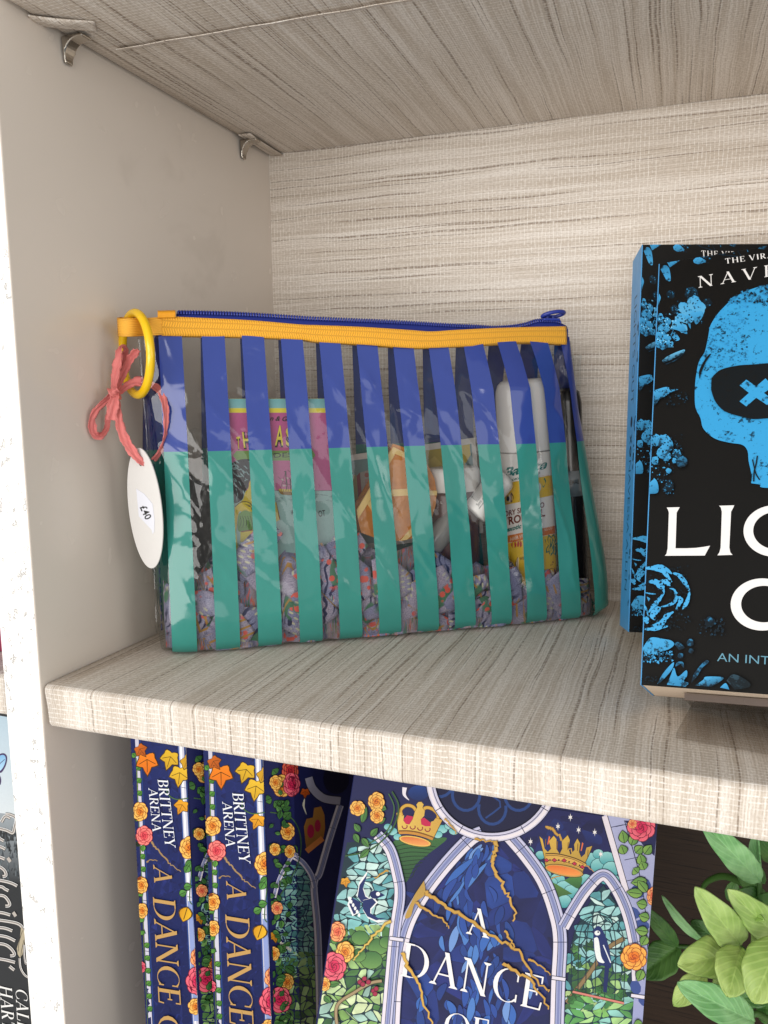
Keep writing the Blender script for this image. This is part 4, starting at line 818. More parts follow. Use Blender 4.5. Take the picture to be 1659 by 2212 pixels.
# ------------------------------------------------------------------ two copies of the same hardback, spines to the room
def spine_book():
    YS = .030; x0, x1, zt, zb, dep = .0727, .1075, -.0245, -.262, .150
    bk = thing('hardback_book', 'jewel toned hardback, spine out, beside the forward facing copy', 'book', ((x0+x1)/2, YS+.07, -.278), 'hardbacks with spines facing out')
    base = plain('navy_cover_board', '#1b1f4d')
    n = 10; prof = [(x0+(x1-x0)*i/n, YS-.0007*math.sin(math.pi*i/n)) for i in range(n+1)]
    vs = [(x, y, z) for z in (zb-.016, zt) for x, y in prof]+[(x, y+.003, z) for z in (zb-.016, zt) for x, y in prof]; m = n+1
    fs = [(i, i+1, m+i+1, m+i) for i in range(n)]+[(2*m+i+1, 2*m+i, 3*m+i, 3*m+i+1) for i in range(n)]+[(m+i, m+i+1, 3*m+i+1, 3*m+i) for i in range(n)]+[(i+1, i, 2*m+i, 2*m+i+1) for i in range(n)]+[(0, m, 3*m, 2*m), (n, 2*m+n, 3*m+n, m+n)]
    mesh('spine', vs, fs, base, bk)
    mesh('back_cover', *box((x0, YS+.003, zb-.016), (.0028, 0, 0), (0, dep, 0), (0, 0, zt-zb+.016)), base, bk)
    SX, SY = .0086, .015; cp = [(x1-.002, YS+.0012), (x1, YS), (x1+SX*.55, YS+SY*.42), (x1+SX, YS+SY), (x1+SX, YS+dep), (x1+SX-.003, YS+dep), (x1+SX-.003, YS+SY+.001), (x1-.002, YS+.004)]; k = len(cp)
    mesh('front_cover', [(x, y, z) for z in (zb-.016, zt) for x, y in cp], [(i, (i+1) % k, k+(i+1) % k, k+i) for i in range(k)]+[tuple(range(k))[::-1], tuple(range(k, 2*k))], base, bk)
    mesh('page_block', *box((x0+.0029, YS+.004, zb-.012), (x1-x0-.0058, 0, 0), (0, dep-.006, 0), (0, 0, zt-zb+.008)), M_pages, bk)
    def place(q):
        p = on_plane(q, V((0, YS, 0)), V((0, -1, 0))); f = max(0, min(1, (p.x-x0)/(x1-x0))); p = on_plane(q, V((0, YS-.0007*math.sin(math.pi*f)-.0005, 0)), V((0, -1, 0))); p.x = max(x0+.0001, min(x1, p.x)); return p, V((0, -1, 0))
    a = Art(place, Z6)
    def L(y, f): return (651+(y-210)*.0335)+f*(459+(y-210)*.006)
    def row(f, y): return (L(y+f*75, f), y+f*75)
    a.quad(row(0, 60), row(1, 60), row(1, 2500), row(0, 2500), '#1f2a63', '#1a2150', 12, 12)
    a.cells(lambda x, y: True, 640, 200, 1150, 2500, 7, 30, pick('#20295f', '#1d2558', '#232d6b', '#1b2152'), .0, .4)
    for f, w, c in ((.10, 28, '#cfccda'), (.155, 9, '#26407e'), (.855, 58, '#15162e'), (.855, 46, '#cac9d8'), (.845, 12, '#ffffff'), (.905, 9, '#2a4680'), (.80, 8, '#2d4c8e'), (.96, 30, '#c7c9df')): a.stroke([row(f, y) for y in range(150, 2600, 60)], w, c)
    for y in (500, 980, 1320, 1700, 2050): a.stroke([row(.82, y), row(.93, y)], 4, '#24264a'); a.stroke([row(.06, y+80), row(.14, y+80)], 4, '#24264a')
    a.stroke([row(.86, y) for y in range(1350, 2300, 60)], 34, '#8f9fd0')
    a.vein([(800, 970), (850, 1030), (910, 1100), (960, 1150), (1030, 1195)], 14, '#a3875f'); a.vein([(760, 1120), (790, 1105), (845, 1110)], 9, '#a3875f')
    a.vein([(690, 340), (700, 700), (720, 1300), (730, 1800), (750, 2400)], 7, '#4f7f3a', .2)
    for y in range(330, 2300, 95): x = L(y, .07); a.leaf((x, y), (x+random.choice((-30, 36)), y-26), 40, '#5f9a3c', '#3d7030')
    a.ivy((775, 350), 92, 1.55, '#f0851f', '#d96a17'); a.ivy((720, 270), 56, .9, '#c9651d', '#a84f18'); a.ivy((960, 330), 80, 1.9, '#e3b62d', '#c79a22'); a.ivy((1030, 450), 84, 1.7, '#e8bc34', '#cf9e22'); a.ivy((1085, 360), 66, .8, '#d7a428', '#b98820'); a.ivy((1045, 690), 62, 2.0, '#e8a52a', '#d0861f'); a.ivy((1150, 720), 44, 1.6, '#cf9a24', '#a87a1c')
    a.stroke(sp([(930, 560), (935, 610), (1000, 650), (1110, 640)], 6), 8, '#4a6a3a'); a.stroke(sp([(1110, 1180), (1100, 1280), (1090, 1400), (1110, 1440)], 6), 7, '#4a6a3a')
    a.rose((715, 740), 70, ORG, .8); a.rose((745, 920), 72, ('#8a1f2c', '#d93a4c', '#ee5e62', '#f58a80'), .85); a.leaf((740, 990), (730, 1040), 36, '#6ba345', '#467a34')
    for p, q in (((1120, 1120), (1060, 1150)), ((1110, 1130), (1130, 1190)), ((1090, 1150), (1060, 1200)), ((1050, 1310), (1110, 1300)), ((1015, 1365), (1070, 1340))): a.leaf(p, q, 52, '#5f9a4a', '#3d7030')
    a.rose((1098, 1015), 84, ORG, .85); a.leaf((1075, 1460), (1040, 1565), 92, '#e8b52c', '#d0921f', '#5a3d10')
    a.rose((718, 1290), 62, ORG, .7); a.rose((722, 1480), 56, ORG, .6); a.rose((1165, 1840), 80, CORAL, .8); a.rose((1150, 2010), 105, PINK, .8); a.rose((1130, 2200), 60, ORG); a.rose((715, 1900), 40, PINK, .5)
    a.serif('BRITTNEY', (862, 495), (915, 1003), (942, 500), '#eef0f4', .05); a.serif('ARENA', (790, 560), (818, 884), (858, 566), '#eef0f4', .06)
    a.serif('A', (818, 1135), (825, 1262), (960, 1165), '#c39a5c', .1, 1.05); a.serif('DANCE', (812, 1370), (845, 2165), (985, 1398), '#c39a5c', .03, 1.05); a.serif('OF', (835, 2260), (845, 2600), (1000, 2280), '#c39a5c', .1, 1.05)
    a.build('spine_art', bk, M_print, clip=[((0, 0, zt), ZZ), ((0, 0, zb-.016), -ZZ)])
    # front cover seen at a slant; panes, crown and ring coloured darker for its shadow
    nx = V((1, 0, 0))
    def cplace(q):
        for (xa, ya), (xb, yb) in (((x1, YS), (x1+SX*.55, YS+SY*.42)), ((x1+SX*.55, YS+SY*.42), (x1+SX, YS+SY))):
            n = V((yb-ya, xa-xb, 0)).normalized(); p = on_plane(q, V((xa, ya, 0)), n)
            if p.y < yb: return p+n*.00006, n
        return on_plane(q, V((x1+SX+.00006, 0, 0)), nx), nx
    c = Art(cplace, Z6)
    c.cells(in_poly([(1190, 1140), (1330, 980), (1420, 1080), (1450, 1200), (1470, 1760), (1180, 1820)]), 1150, 950, 1480, 1840, 8, 24, pick('#7fb3ad', '#5c958f', '#9cc7bd', '#4b7f80', '#86b9a8'), .16)
    c.cells(in_poly([(1180, 1700), (1480, 1650), (1500, 2600), (1190, 2600)]), 1160, 1650, 1520, 2600, 8, 18, pick('#4d7440', '#6f9a55', '#a9c985', '#355a34', '#8fb36c'), .14)
    for P in ([(1270, 1500), (1240, 1440), (1250, 1390), (1300, 1440), (1350, 1370), (1385, 1400), (1340, 1470), (1390, 1500), (1330, 1560), (1280, 1580), (1250, 1640), (1200, 1620), (1240, 1560)],): c.poly(P, '#1c1636')
    for k in range(6): c.disc((1208+k*14, 1590+k*10), 8, '#d9d3c4', 14, 8)
    c.frame([(1640, 590), (1560, 840), (1490, 1080), (1450, 1180), (1480, 1600), (1500, 2600)], 52); c.frame([(1300, 960), (1370, 1010), (1430, 1100), (1455, 1190)], 40); c.frame([(1160, 1260), (1200, 1120), (1290, 960), (1330, 960)], 30)
    c.stroke(sp([(1410, 390), (1440, 470), (1520, 540), (1640, 560)], 8), 66, '#15162e'); c.stroke(sp([(1410, 390), (1440, 470), (1520, 540), (1640, 560)], 8), 56, '#a9a6b8'); c.disc((1610, 400), 95, '#12132e', 110)
    c.poly([(1375, 745), (1395, 690), (1440, 680), (1450, 610), (1500, 600), (1525, 660), (1530, 760), (1510, 860), (1395, 930), (1385, 850)], '#b9803a', '#8e5a26'); c.stroke([(1395, 925), (1512, 830)], 40, '#d98444'); c.disc((1425, 780), 26, '#b01f45', 50); c.disc((1475, 740), 22, '#b01f45', 44)
    c.poly(sp([(1385, 530), (1365, 590), (1395, 660), (1380, 600)], 4), '#e0dcc8')
    for p, q in (((1180, 360), (1150, 330)), ((1150, 430), (1200, 470)), ((1200, 600), (1160, 560)), ((1190, 560), (1240, 620)), ((1140, 540), (1090, 560)), ((1230, 690), (1280, 640)), ((1200, 890), (1240, 930)), ((1240, 1060), (1200, 1090)), ((1280, 900), (1330, 930)), ((1200, 1140), (1250, 1170)), ((1300, 1800), (1240, 1760)), ((1250, 2120), (1200, 2180))): c.leaf(p, q, 62, '#4f7f3f', '#2f5c30')
    c.stroke(sp([(1130, 640), (1280, 680), (1350, 820), (1330, 1020), (1200, 1250)], 8), 8, '#42613a')
    c.rose((1275, 340), 80, ('#5a0c1c', '#b01c2c', '#d93a3c', '#e86a50'), .6); c.rose((1215, 450), 80, ORG, .7); c.rose((1285, 440), 84, PINK, .55); c.rose((1255, 780), 62, ORG, .7); c.rose((1270, 925), 46, ORG, .7); c.ivy((1380, 490), 38, 1.6, '#c9581d', '#a84416'); c.ivy((1160, 1530), 44, 1.4, '#c98a1f', '#a86f18')
    c.rose((1250, 1870), 58, ORG, .7); c.rose((1200, 2000), 92, PINK, .8)
    for k in range(64):
        x, y = random.uniform(1125, 1215)+(60 if k % 3 == 0 else 0), random.uniform(330, 2200); t = random.uniform(0, 6.28); l = random.uniform(38, 62); c.leaf((x, y), (x+l*math.cos(t), y+l*math.sin(t)), l*.62, random.choice(('#4f7f3f', '#5f9148', '#3f6d38')), '#2f5c30')
    for x, y, r in ((1165, 420, 50), (1160, 905, 44), (1175, 1330, 46), (1150, 1660, 50)): c.rose((x, y), r, random.choice((ORG, CORAL)), .8)
    c.build('cover_art', bk, M_print, clip=[((0, 0, zt), ZZ), ((0, 0, zb-.016), -ZZ), ((0, YS+.0003, 0), V((0, -1, 0))), ((0, YS+dep, 0), V((0, 1, 0)))])
    return bk
def copy_tree(o, parent=None):
    c = o.copy(); COL.objects.link(c)
    if parent is not None: c.parent = parent
    for ch in list(o.children): copy_tree(ch, c)
    return c
sb = spine_book(); sb2 = copy_tree(sb); sb2.location.x -= .0447; sb2['label'] = 'jewel toned hardback, spine out, leftmost book beside the white side panel'
# ------------------------------------------------------------------ black and blue paperbacks
BT, BW, BH = .0290, .1397, .2150
F_O = V((.2840, .0439, .0180)); FX, FU, FN = book_axes(math.radians(27.58), math.radians(-10.49), math.radians(5.396))
def to_local(p): d = p-F_O; return V((d.dot(FX), d.dot(FN), d.dot(FU)))
def paperback(label, M):
    bk = thing('paperback_book', label, 'book', (0, 0, 0), 'black and blue paperbacks'); bk.matrix_world = M; _loc[bk] = V((0, 0, 0))
    blk = plain('black_card_cover', '#151413', .45, .12); blu = plain('blue_card_spine', '#4d9fdc', .42, .4, 0, .12, 160)
    def b(nm, x0, x1, y0, y1, m): o = mesh(nm, *box((x0, y0, 0), (x1-x0, 0, 0), (0, y1-y0, 0), (0, 0, BH)), m, bk); bevel(o, .00012, 1); return o
    b('front_cover', 0, BW, 0, .0004, blk); b('back_cover', 0, BW, BT-.0004, BT, blk); b('page_block', .0007, BW-.0006, .00045, BT-.00045, M_pages)
    b('spine', -.0003, .0004, .0000, BT, blu)
    CLP = [((0, 0, 0), V((-1, 0, 0))), ((BW, 0, 0), V((1, 0, 0))), ((0, 0, 0), -ZZ), ((0, 0, BH), ZZ)]
    def place(q): p = on_plane(q, F_O, FN); return to_local(p), V((0, -1, 0))
    a = Art(place, ZG); BL_, B2, B3 = '#44a0d6', '#2f7ba8', '#1d4660'
    a.l = 10
    def spk(x0, y0, x1, y1, n, cols, r=6, ins=None):
        for k in range(n):
            x, y = random.uniform(x0, x1), random.uniform(y0, y1)
            if ins and not ins(x, y): continue
            rr = r*random.uniform(.4, 1.3); a.poly([(x+rr*random.uniform(.5, 1.3)*math.cos(t+random.uniform(-.4, .4)), y+rr*random.uniform(.5, 1.3)*math.sin(t)) for t in (0, 1.2, 2.5, 3.7, 5)], random.choice(cols))
    def petal(pts, c=BL_, c2=B2, gd=(.3, 1)): a.poly(sp(pts, 4), c, c2, gd)
    def ragged(cx, cy, r, n, c, c2, sq=1.0):
        a.poly([(cx+r*sq*random.uniform(.78, 1.08)*math.cos(i*2*math.pi/n), cy+r*random.uniform(.78, 1.08)*math.sin(i*2*math.pi/n)) for i in range(n)], c, c2, (random.uniform(-1, 1), 1))
    # upper left flowers
    petal([(440, 300), (560, 250), (660, 240), (600, 290), (480, 375)]); petal([(370, 400), (410, 350), (470, 380), (490, 530), (440, 530)], B2, BL_); petal([(760, 290), (800, 255), (850, 255), (910, 300), (830, 335), (770, 320)])
    spk(880, 230, 960, 320, 14, (B3, B2), 10); spk(560, 120, 1250, 260, 30, (B3,), 9)
    a.stroke(sp([(1000, 200), (1150, 230), (1300, 245)], 4), 9, B3); a.stroke(sp([(1390, 120), (1420, 190)], 3), 9, B2); a.stroke(sp([(1290, 170), (1330, 230)], 3), 8, B3); petal([(1540, 150), (1600, 100), (1659, 80), (1620, 160)], B2, B3)
    petal([(350, 690), (372, 740), (352, 800), (345, 830), (340, 760)])
    for x, y, r in ((490, 700, 55), (740, 690, 85), (540, 880, 60), (930, 800, 60)): ragged(x, y, r, 14, B3, '#152b38'); spk(x-r*.6, y-r*.6, x+r*.6, y+r*.6, 22, (B2, B3), 9)
    for x, y, r in ((800, 900, 105), (720, 930, 100), (770, 800, 90), (840, 860, 80), (640, 860, 70), (610, 1000, 70), (560, 1060, 60), (640, 1110, 60), (700, 1000, 60)): ragged(x, y, r, 16, BL_, '#5aa6cf')
    spk(560, 760, 880, 1060, 70, ('#0f2430', '#12303f', B3, B2), 11)
    petal([(720, 930), (760, 980), (800, 1065), (880, 960), (860, 900)]); petal([(660, 960), (730, 1120), (718, 960)]); petal([(470, 1120), (560, 1130), (690, 1180), (640, 1080), (560, 1080)]); petal([(520, 1130), (600, 1235), (550, 1260), (490, 1190)], B2, BL_)
    for x, y, r in ((380, 1010, 50), (410, 1110, 80), (370, 1200, 60), (440, 1240, 60), (400, 1310, 62), (480, 1300, 50), (350, 1290, 60), (450, 1030, 50), (370, 960, 30)): ragged(x, y, r, 11, BL_, B2)
    spk(335, 940, 560, 1340, 120, ('#0c1a22', '#12303f', B3, '#7ccdf7'), 11)
    petal([(390, 1500), (470, 1440), (640, 1370), (655, 1395), (560, 1460), (410, 1530)], '#63b2dc', B3); a.stroke(sp([(430, 1545), (560, 1490), (660, 1400)], 4), 12, B3)
    # skull in profile-less front view, left half in frame
    a.z = ZE
    sk = sp([(1900, -760), (1700, -740), (1529, -716), (1364, -674), (1209, -612), (1090, -540), (981, -436), (898, -343), (815, -208), (784, -53), (743, 123), (670, 248), (629, 473), (620, 700), (635, 830), (690, 940), (720, 1060), (800, 1150), (900, 1210), (1060, 1250), (1210, 1275), (1275, 1350), (1290, 1480), (1320, 1620), (1320, 1740), (1345, 1755), (1380, 1760), (1430, 1770), (1440, 1800), (1540, 1810), (1800, 1810)], 5)+[(1900, 1800), (1900, -700)]
    a.poly(sk, '#389bd2'); ins = in_poly(sk)
    spk(760, -500, 1300, 330, 300, ('#2f86b8', '#3a9bd2', '#2b7fb0'), 13, ins); spk(680, -60, 1000, 400, 60, ('#2a7aa8',), 11, ins); spk(880, -720, 1750, -480, 260, ('#2b6f98', '#1f506e', '#2f86b8'), 16, ins); spk(900, 1080, 1100, 1240, 14, ('#2f86b8',), 9, ins)
    a.poly(sp([(830, 455), (880, 400), (950, 350), (1100, 310), (1300, 290), (1800, 290), (1900, 600), (1800, 940), (1529, 955), (1350, 965), (1200, 935), (1000, 870), (880, 750), (825, 600)], 5), '#151413')
    a.poly([(1180, 548), (1262, 475), (1385, 560), (1500, 460), (1600, 560), (1480, 640), (1600, 730), (1520, 790), (1385, 700), (1262, 808), (1178, 745), (1295, 640)], '#389bd2')
    a.poly(sp([(830, 152), (790, 170), (720, 270), (680, 360), (675, 410), (685, 465), (705, 390), (760, 260)], 4), '#151413')
    a.stroke(sp([(1340, 1465), (1360, 1560), (1385, 1650), (1430, 1720)], 4), 16, '#14242e'); a.stroke(sp([(1400, 1420), (1385, 1520), (1360, 1620), (1355, 1740)], 4), 18, '#14242e'); a.stroke([(1330, 1640), (1322, 1740)], 10, '#14242e')
    a.z = ZG
    art, a = a, Art(place, ZG); a.l = 260
    a.serif('THE VIRAL', (1150, 338), (1800, 250), (1142, 275), '#f2efec', .16, 1.25); a.serif('NAVESSA', (820, 628), (2420, 372), (816, 490), '#f4f1ee', .36, .95)
    a.build('author_lettering', bk, M_print, clip=CLP); a = Art(place, ZG); a.l = 260
    a.text('WHO', (1290, 1232), (1640, 1205), (1282, 1170), '#11181d', .1, .03); a.text('STALKS', (1530, 1365), (2150, 1320), (1522, 1302), '#11181d', .1, .03)
    a.build('tagline_lettering', bk, M_print, clip=CLP); a = art
    a.z = ZE
    petal([(115, 610), (240, 570), (300, 570), (320, 600), (420, 595), (330, 630), (240, 690), (118, 740)]); spk(120, 580, 420, 640, 26, ('#14242e', B3), 8); petal([(115, 740), (190, 700), (150, 770), (118, 800)], B2, B3); spk(250, 630, 540, 790, 34, (B3,), 11)
    for x, y, r, s_ in ((150, 1230, 80, .9), (240, 1240, 90, 1), (300, 1290, 80, .8), (230, 1380, 90, .9), (270, 1420, 70, .9), (400, 1390, 60, 1), (370, 1480, 40, .8), (130, 1480, 60, .8)): ragged(x, y, r, 15, BL_, B2, s_)
    spk(90, 1160, 470, 1480, 90, ('#11202a', '#163444', B2, B3), 13); ragged(460, 1500, 75, 14, B2, '#152b38'); spk(80, 1500, 360, 1750, 60, (B3, BL_, '#163444'), 10); ragged(300, 1610, 36, 11, BL_, B2); petal([(62, 1760), (130, 1710), (170, 1780), (165, 1880), (62, 1895)]); ragged(310, 1800, 90, 14, B3, '#14242e', .6); spk(240, 1720, 360, 1900, 40, (B2, B3), 10)
    a.z = ZF
    def crest(pts, w, c=BL_): P = sp(pts, 6); a.stroke(P, lambda t, dx, dy: w*(.25+math.sin(math.pi*t))*random.uniform(.7, 1.2), c)
    for pts, w in (([(140, 450), (250, 450), (360, 490), (470, 620)], 52), ([(240, 420), (360, 440), (470, 520)], 44), ([(480, 510), (560, 540), (640, 640), (690, 740)], 48), ([(690, 740), (660, 860), (600, 960)], 40), ([(180, 620), (270, 620), (340, 680), (375, 750)], 62), ([(375, 750), (310, 840), (240, 920), (180, 1000)], 44), ([(130, 750), (200, 765), (270, 770)], 14), ([(330, 600), (400, 620), (450, 670)], 50), ([(440, 700), (500, 720), (525, 800), (500, 870), (420, 910), (330, 930)], 34), ([(550, 800), (580, 850), (520, 960)], 46), ([(240, 960), (225, 1030), (265, 1090)], 52), ([(330, 940), (280, 970), (250, 1030)], 60), ([(490, 990), (400, 1050), (340, 1130), (210, 1165)], 54), ([(120, 890), (150, 960), (178, 1050)], 20), ([(110, 1060), (150, 1090), (165, 1140)], 60), ([(120, 1210), (250, 1200), (420, 1170)], 40)): crest(pts, w, random.choice((BL_, '#49a5da', BL_)))
    spk(130, 420, 700, 1230, 240, ('#12202a', '#163444', B3, '#151413'), 12); petal([(160, 805), (200, 830), (180, 865)])
    ragged(940, 1120, 70, 11, B3, '#14242e'); spk(780, 1080, 1140, 1300, 60, (B3, '#1c3442'), 16); ragged(950, 1100, 32, 9, B2, B3)
    petal([(105, 1450), (180, 1340), (240, 1310), (360, 1330), (460, 1350), (500, 1400), (430, 1460), (300, 1500), (220, 1560), (150, 1540)], BL_, '#3d93c4'); spk(110, 1480, 480, 1620, 90, (B2, B3, BL_), 16); petal([(500, 1390), (560, 1370), (630, 1440), (560, 1470)], B2, B3); ragged(700, 1380, 48, 10, B2, B3); ragged(580, 1540, 40, 9, B2, B3); ragged(710, 1480, 36, 9, B3, '#14242e')
    petal([(290, 1890), (350, 1780), (420, 1690), (495, 1620), (480, 1700), (400, 1800), (330, 1870)]); petal([(410, 1900), (460, 1780), (500, 1690), (545, 1800), (650, 1720), (660, 1790), (620, 1850), (680, 1880), (640, 1925)]); petal([(510, 1680), (540, 1620), (610, 1620), (620, 1690), (580, 1640)], B2, B3); petal([(710, 1880), (740, 1780), (800, 1690), (890, 1600), (930, 1620), (850, 1690), (790, 1790)], B2, B3); petal([(760, 1910), (860, 1840), (900, 1800), (1110, 1810), (1040, 1880), (960, 1925)], '#4aa6da', B3); petal([(1070, 1935), (1140, 1880), (1185, 1960)]); petal([(1150, 1850), (1240, 1770), (1420, 1860), (1430, 1930), (1250, 1960)], '#2b4350', '#1d2f39')
    spk(90, 1800, 300, 1890, 26, (B3,), 10)
    art, a = a, Art(place, ZF); a.l = 260
    Wt = '#fbf8f6'
    a.poly([(398, -318), (560, -322), (548, -300), (522, -255), (508, 190), (640, 190), (760, 185), (860, 172), (938, 158), (872, 280), (375, 283), (395, 260), (410, 190), (425, -255), (415, -290)], Wt)
    a.poly([(1050, -340), (1240, -345), (1228, -318), (1200, -265), (1178, 180), (1190, 240), (1218, 272), (1030, 278), (1055, 240), (1070, 180), (1085, -265), (1072, -318)], Wt)
    def ringpart(cx, cy, ro, rO, ri, rI, a0, a1, n=40):
        P = [(cx+ro*math.cos(t), cy+rO*math.sin(t)) for t in [a0+(a1-a0)*i/n for i in range(n+1)]]; Q = [(cx+20+ri*math.cos(t), cy-5+rI*math.sin(t)) for t in [a0+(a1-a0)*i/n for i in range(n+1)]]
        pts = [p for q in zip(P, Q) for p in q]; a.add(pts, [(2*i, 2*i+1, 2*i+3, 2*i+2) for i in range(n)], [lin(Wt)]*len(pts))
    ringpart(1740, -25, 385, 320, 285, 232, math.radians(50), math.radians(310)); ringpart(1590, 890, 395, 325, 285, 228, 0, 2*math.pi, 60)
    a.build('title_lettering', bk, M_print, clip=CLP); a = Art(place, ZF); a.l = 260
    a.text('AN INTO', (1025, 1595), (1830, 1650), (1030, 1492), '#6fa3b8', 0, -.005)
    a.build('subtitle_lettering', bk, M_print, clip=CLP); art.build('cover_art', bk, M_half, clip=CLP)
    # spine print: reads downward
    def sp_place(q): return V((-.00032, q[0], q[1])), V((-1, 0, 0))
    s = Art(sp_place, lambda X, Y: (X*.001, Y*.001)); dk = '#1f4467'
    s.text('LIGHTS OUT', (17.5, 190), (17.5, 128), (9.5, 190), dk, 0, -.01); s.text('NAVESSA ALLEN', (17.0, 96), (17.0, 22), (10, 96), dk, 0, -.01); s.text('x', (16.5, 111), (16.5, 105), (10.5, 111), '#16304a', 0, .02); s.disc((13.5, 118), 3.0, '#16304a', 3.2); s.disc((13.5, 101), 3.2, '#16304a', 3.2); s.disc((12.4, 101), 1, '#4d9fdc', 1.4)
    for k in range(46): y = random.choice((random.uniform(150, 172), random.uniform(10, 60), random.uniform(90, 120))); s.disc((random.uniform(0, 5), y), random.uniform(.8, 2.4), random.choice(('#2b5f8c', '#7ab8e6', '#1d3f5c')), random.uniform(.6, 2.4), 7)
    s.build('spine_lettering', bk, M_print, clip=[((0, .0002, 0), V((0, -1, 0))), ((0, BT, 0), V((0, 1, 0))), ((0, 0, 0), -ZZ), ((0, 0, BH), ZZ)])
    return bk
def mat(X, Nn, U, O): return Matrix(((X.x, Nn.x, U.x, O.x), (X.y, Nn.y, U.y, O.y), (X.z, Nn.z, U.z, O.z), (0, 0, 0, 1)))
fb = paperback('black paperback with blue masked skull, leaning on its stand in front of its twin', mat(FX, FN, FU, F_O))
BX, BU, BN = book_axes(math.radians(8.92), math.radians(12.5), math.radians(-1.6))
bb = copy_tree(fb); bb.matrix_world = mat(BX, BN, BU, V((.2733, .1464, .0115))); bb['label'] = 'black paperback with pale blue spine showing, mostly hidden behind its twin'
# clear stand under the front paperback
def acrylic():
    g = NT('clear_acrylic'); g.t.nodes.remove(g.b); tr = g.n('ShaderNodeBsdfTransparent'); tr.inputs[0].default_value = (.90, .89, .88, 1); gl = g.n('ShaderNodeBsdfGlossy'); gl.inputs['Roughness'].default_value = .06
    fr = thin_fresnel(g, 1.45); mx = g.n('ShaderNodeMixShader'); g.set(mx.inputs[0], fr.outputs[0]); g.t.links.new(tr.outputs[0], mx.inputs[1]); g.t.links.new(gl.outputs[0], mx.inputs[2]); g.t.links.new(mx.outputs[0], g.out.inputs[0]); return g.m
M_acr = acrylic(); M_acr_edge = plain('refraction_grey_edge', '#5d514a', .25, .5)  # grey colour imitates the dark refraction at the edge of clear acrylic
ez = thing('book_easel', 'clear acrylic easel with a dark front edge, holding up the front skull paperback', 'book stand', tuple(F_O+FX*.07))
def L3(x, y, z): return F_O+FX*x+FN*y+FU*z
def eb(nm, x0, x1, y0, y1, z0, z1, m): return mesh(nm, *box(L3(x0, y0, z0), FX*(x1-x0), FN*(y1-y0), FU*(z1-z0)), m, ez)
eb('ledge', .0165, .125, .0105, .0290, -.0034, -.0007, M_acr); eb('ledge_edge', .0165, .125, .0086, .0104, -.0036, -.0006, M_acr_edge); eb('back_rest', .0165, .125, BT+.0008, BT+.0036, -.0034, .13, M_acr)
p0 = L3(.0165, .0290, -.0040); p1 = L3(.125, .0290, -.0040); fwd = V((-FN.x, -FN.y, 0)).normalized()
mesh('foot_plate', *box(V((p0.x, p0.y, .0012))+fwd*.034, V((p1.x-p0.x, p1.y-p0.y, 0)), -fwd*.075, ZZ*.0024), M_acr, ez)
# ------------------------------------------------------------------ what is packed in the pouch
ZT_ = zoomer(850, 1550, 1400, 1659); ZO = zoomer(1350, 1700, 1950, 1659); ZS = zoomer(1800, 1450, 2400, 1397); ZB = zoomer(450, 1800, 1450, 1659); ZR = zoomer(1350, 1750, 2450, 1659)
def cplane(n0, lean):                             # a standing plane in the pouch: depth n0 at the base, leaning back by lean per metre
    return PP(.1, n0, 0), (PN-ZZ*lean).normalized()
def slab_from(name, P, n, corners, depth, mat, parent, bev=.0005):
    c = [on_plane(q, P, n) for q in corners]; d = n*depth if n.dot(PN) > 0 else -n*depth   # corners: BL BR TR TL
    o = mesh(name, *hexa([c[0], c[1], c[1]+d, c[0]+d, c[3], c[2], c[2]+d, c[3]+d]), mat, parent); bevel(o, bev); return o
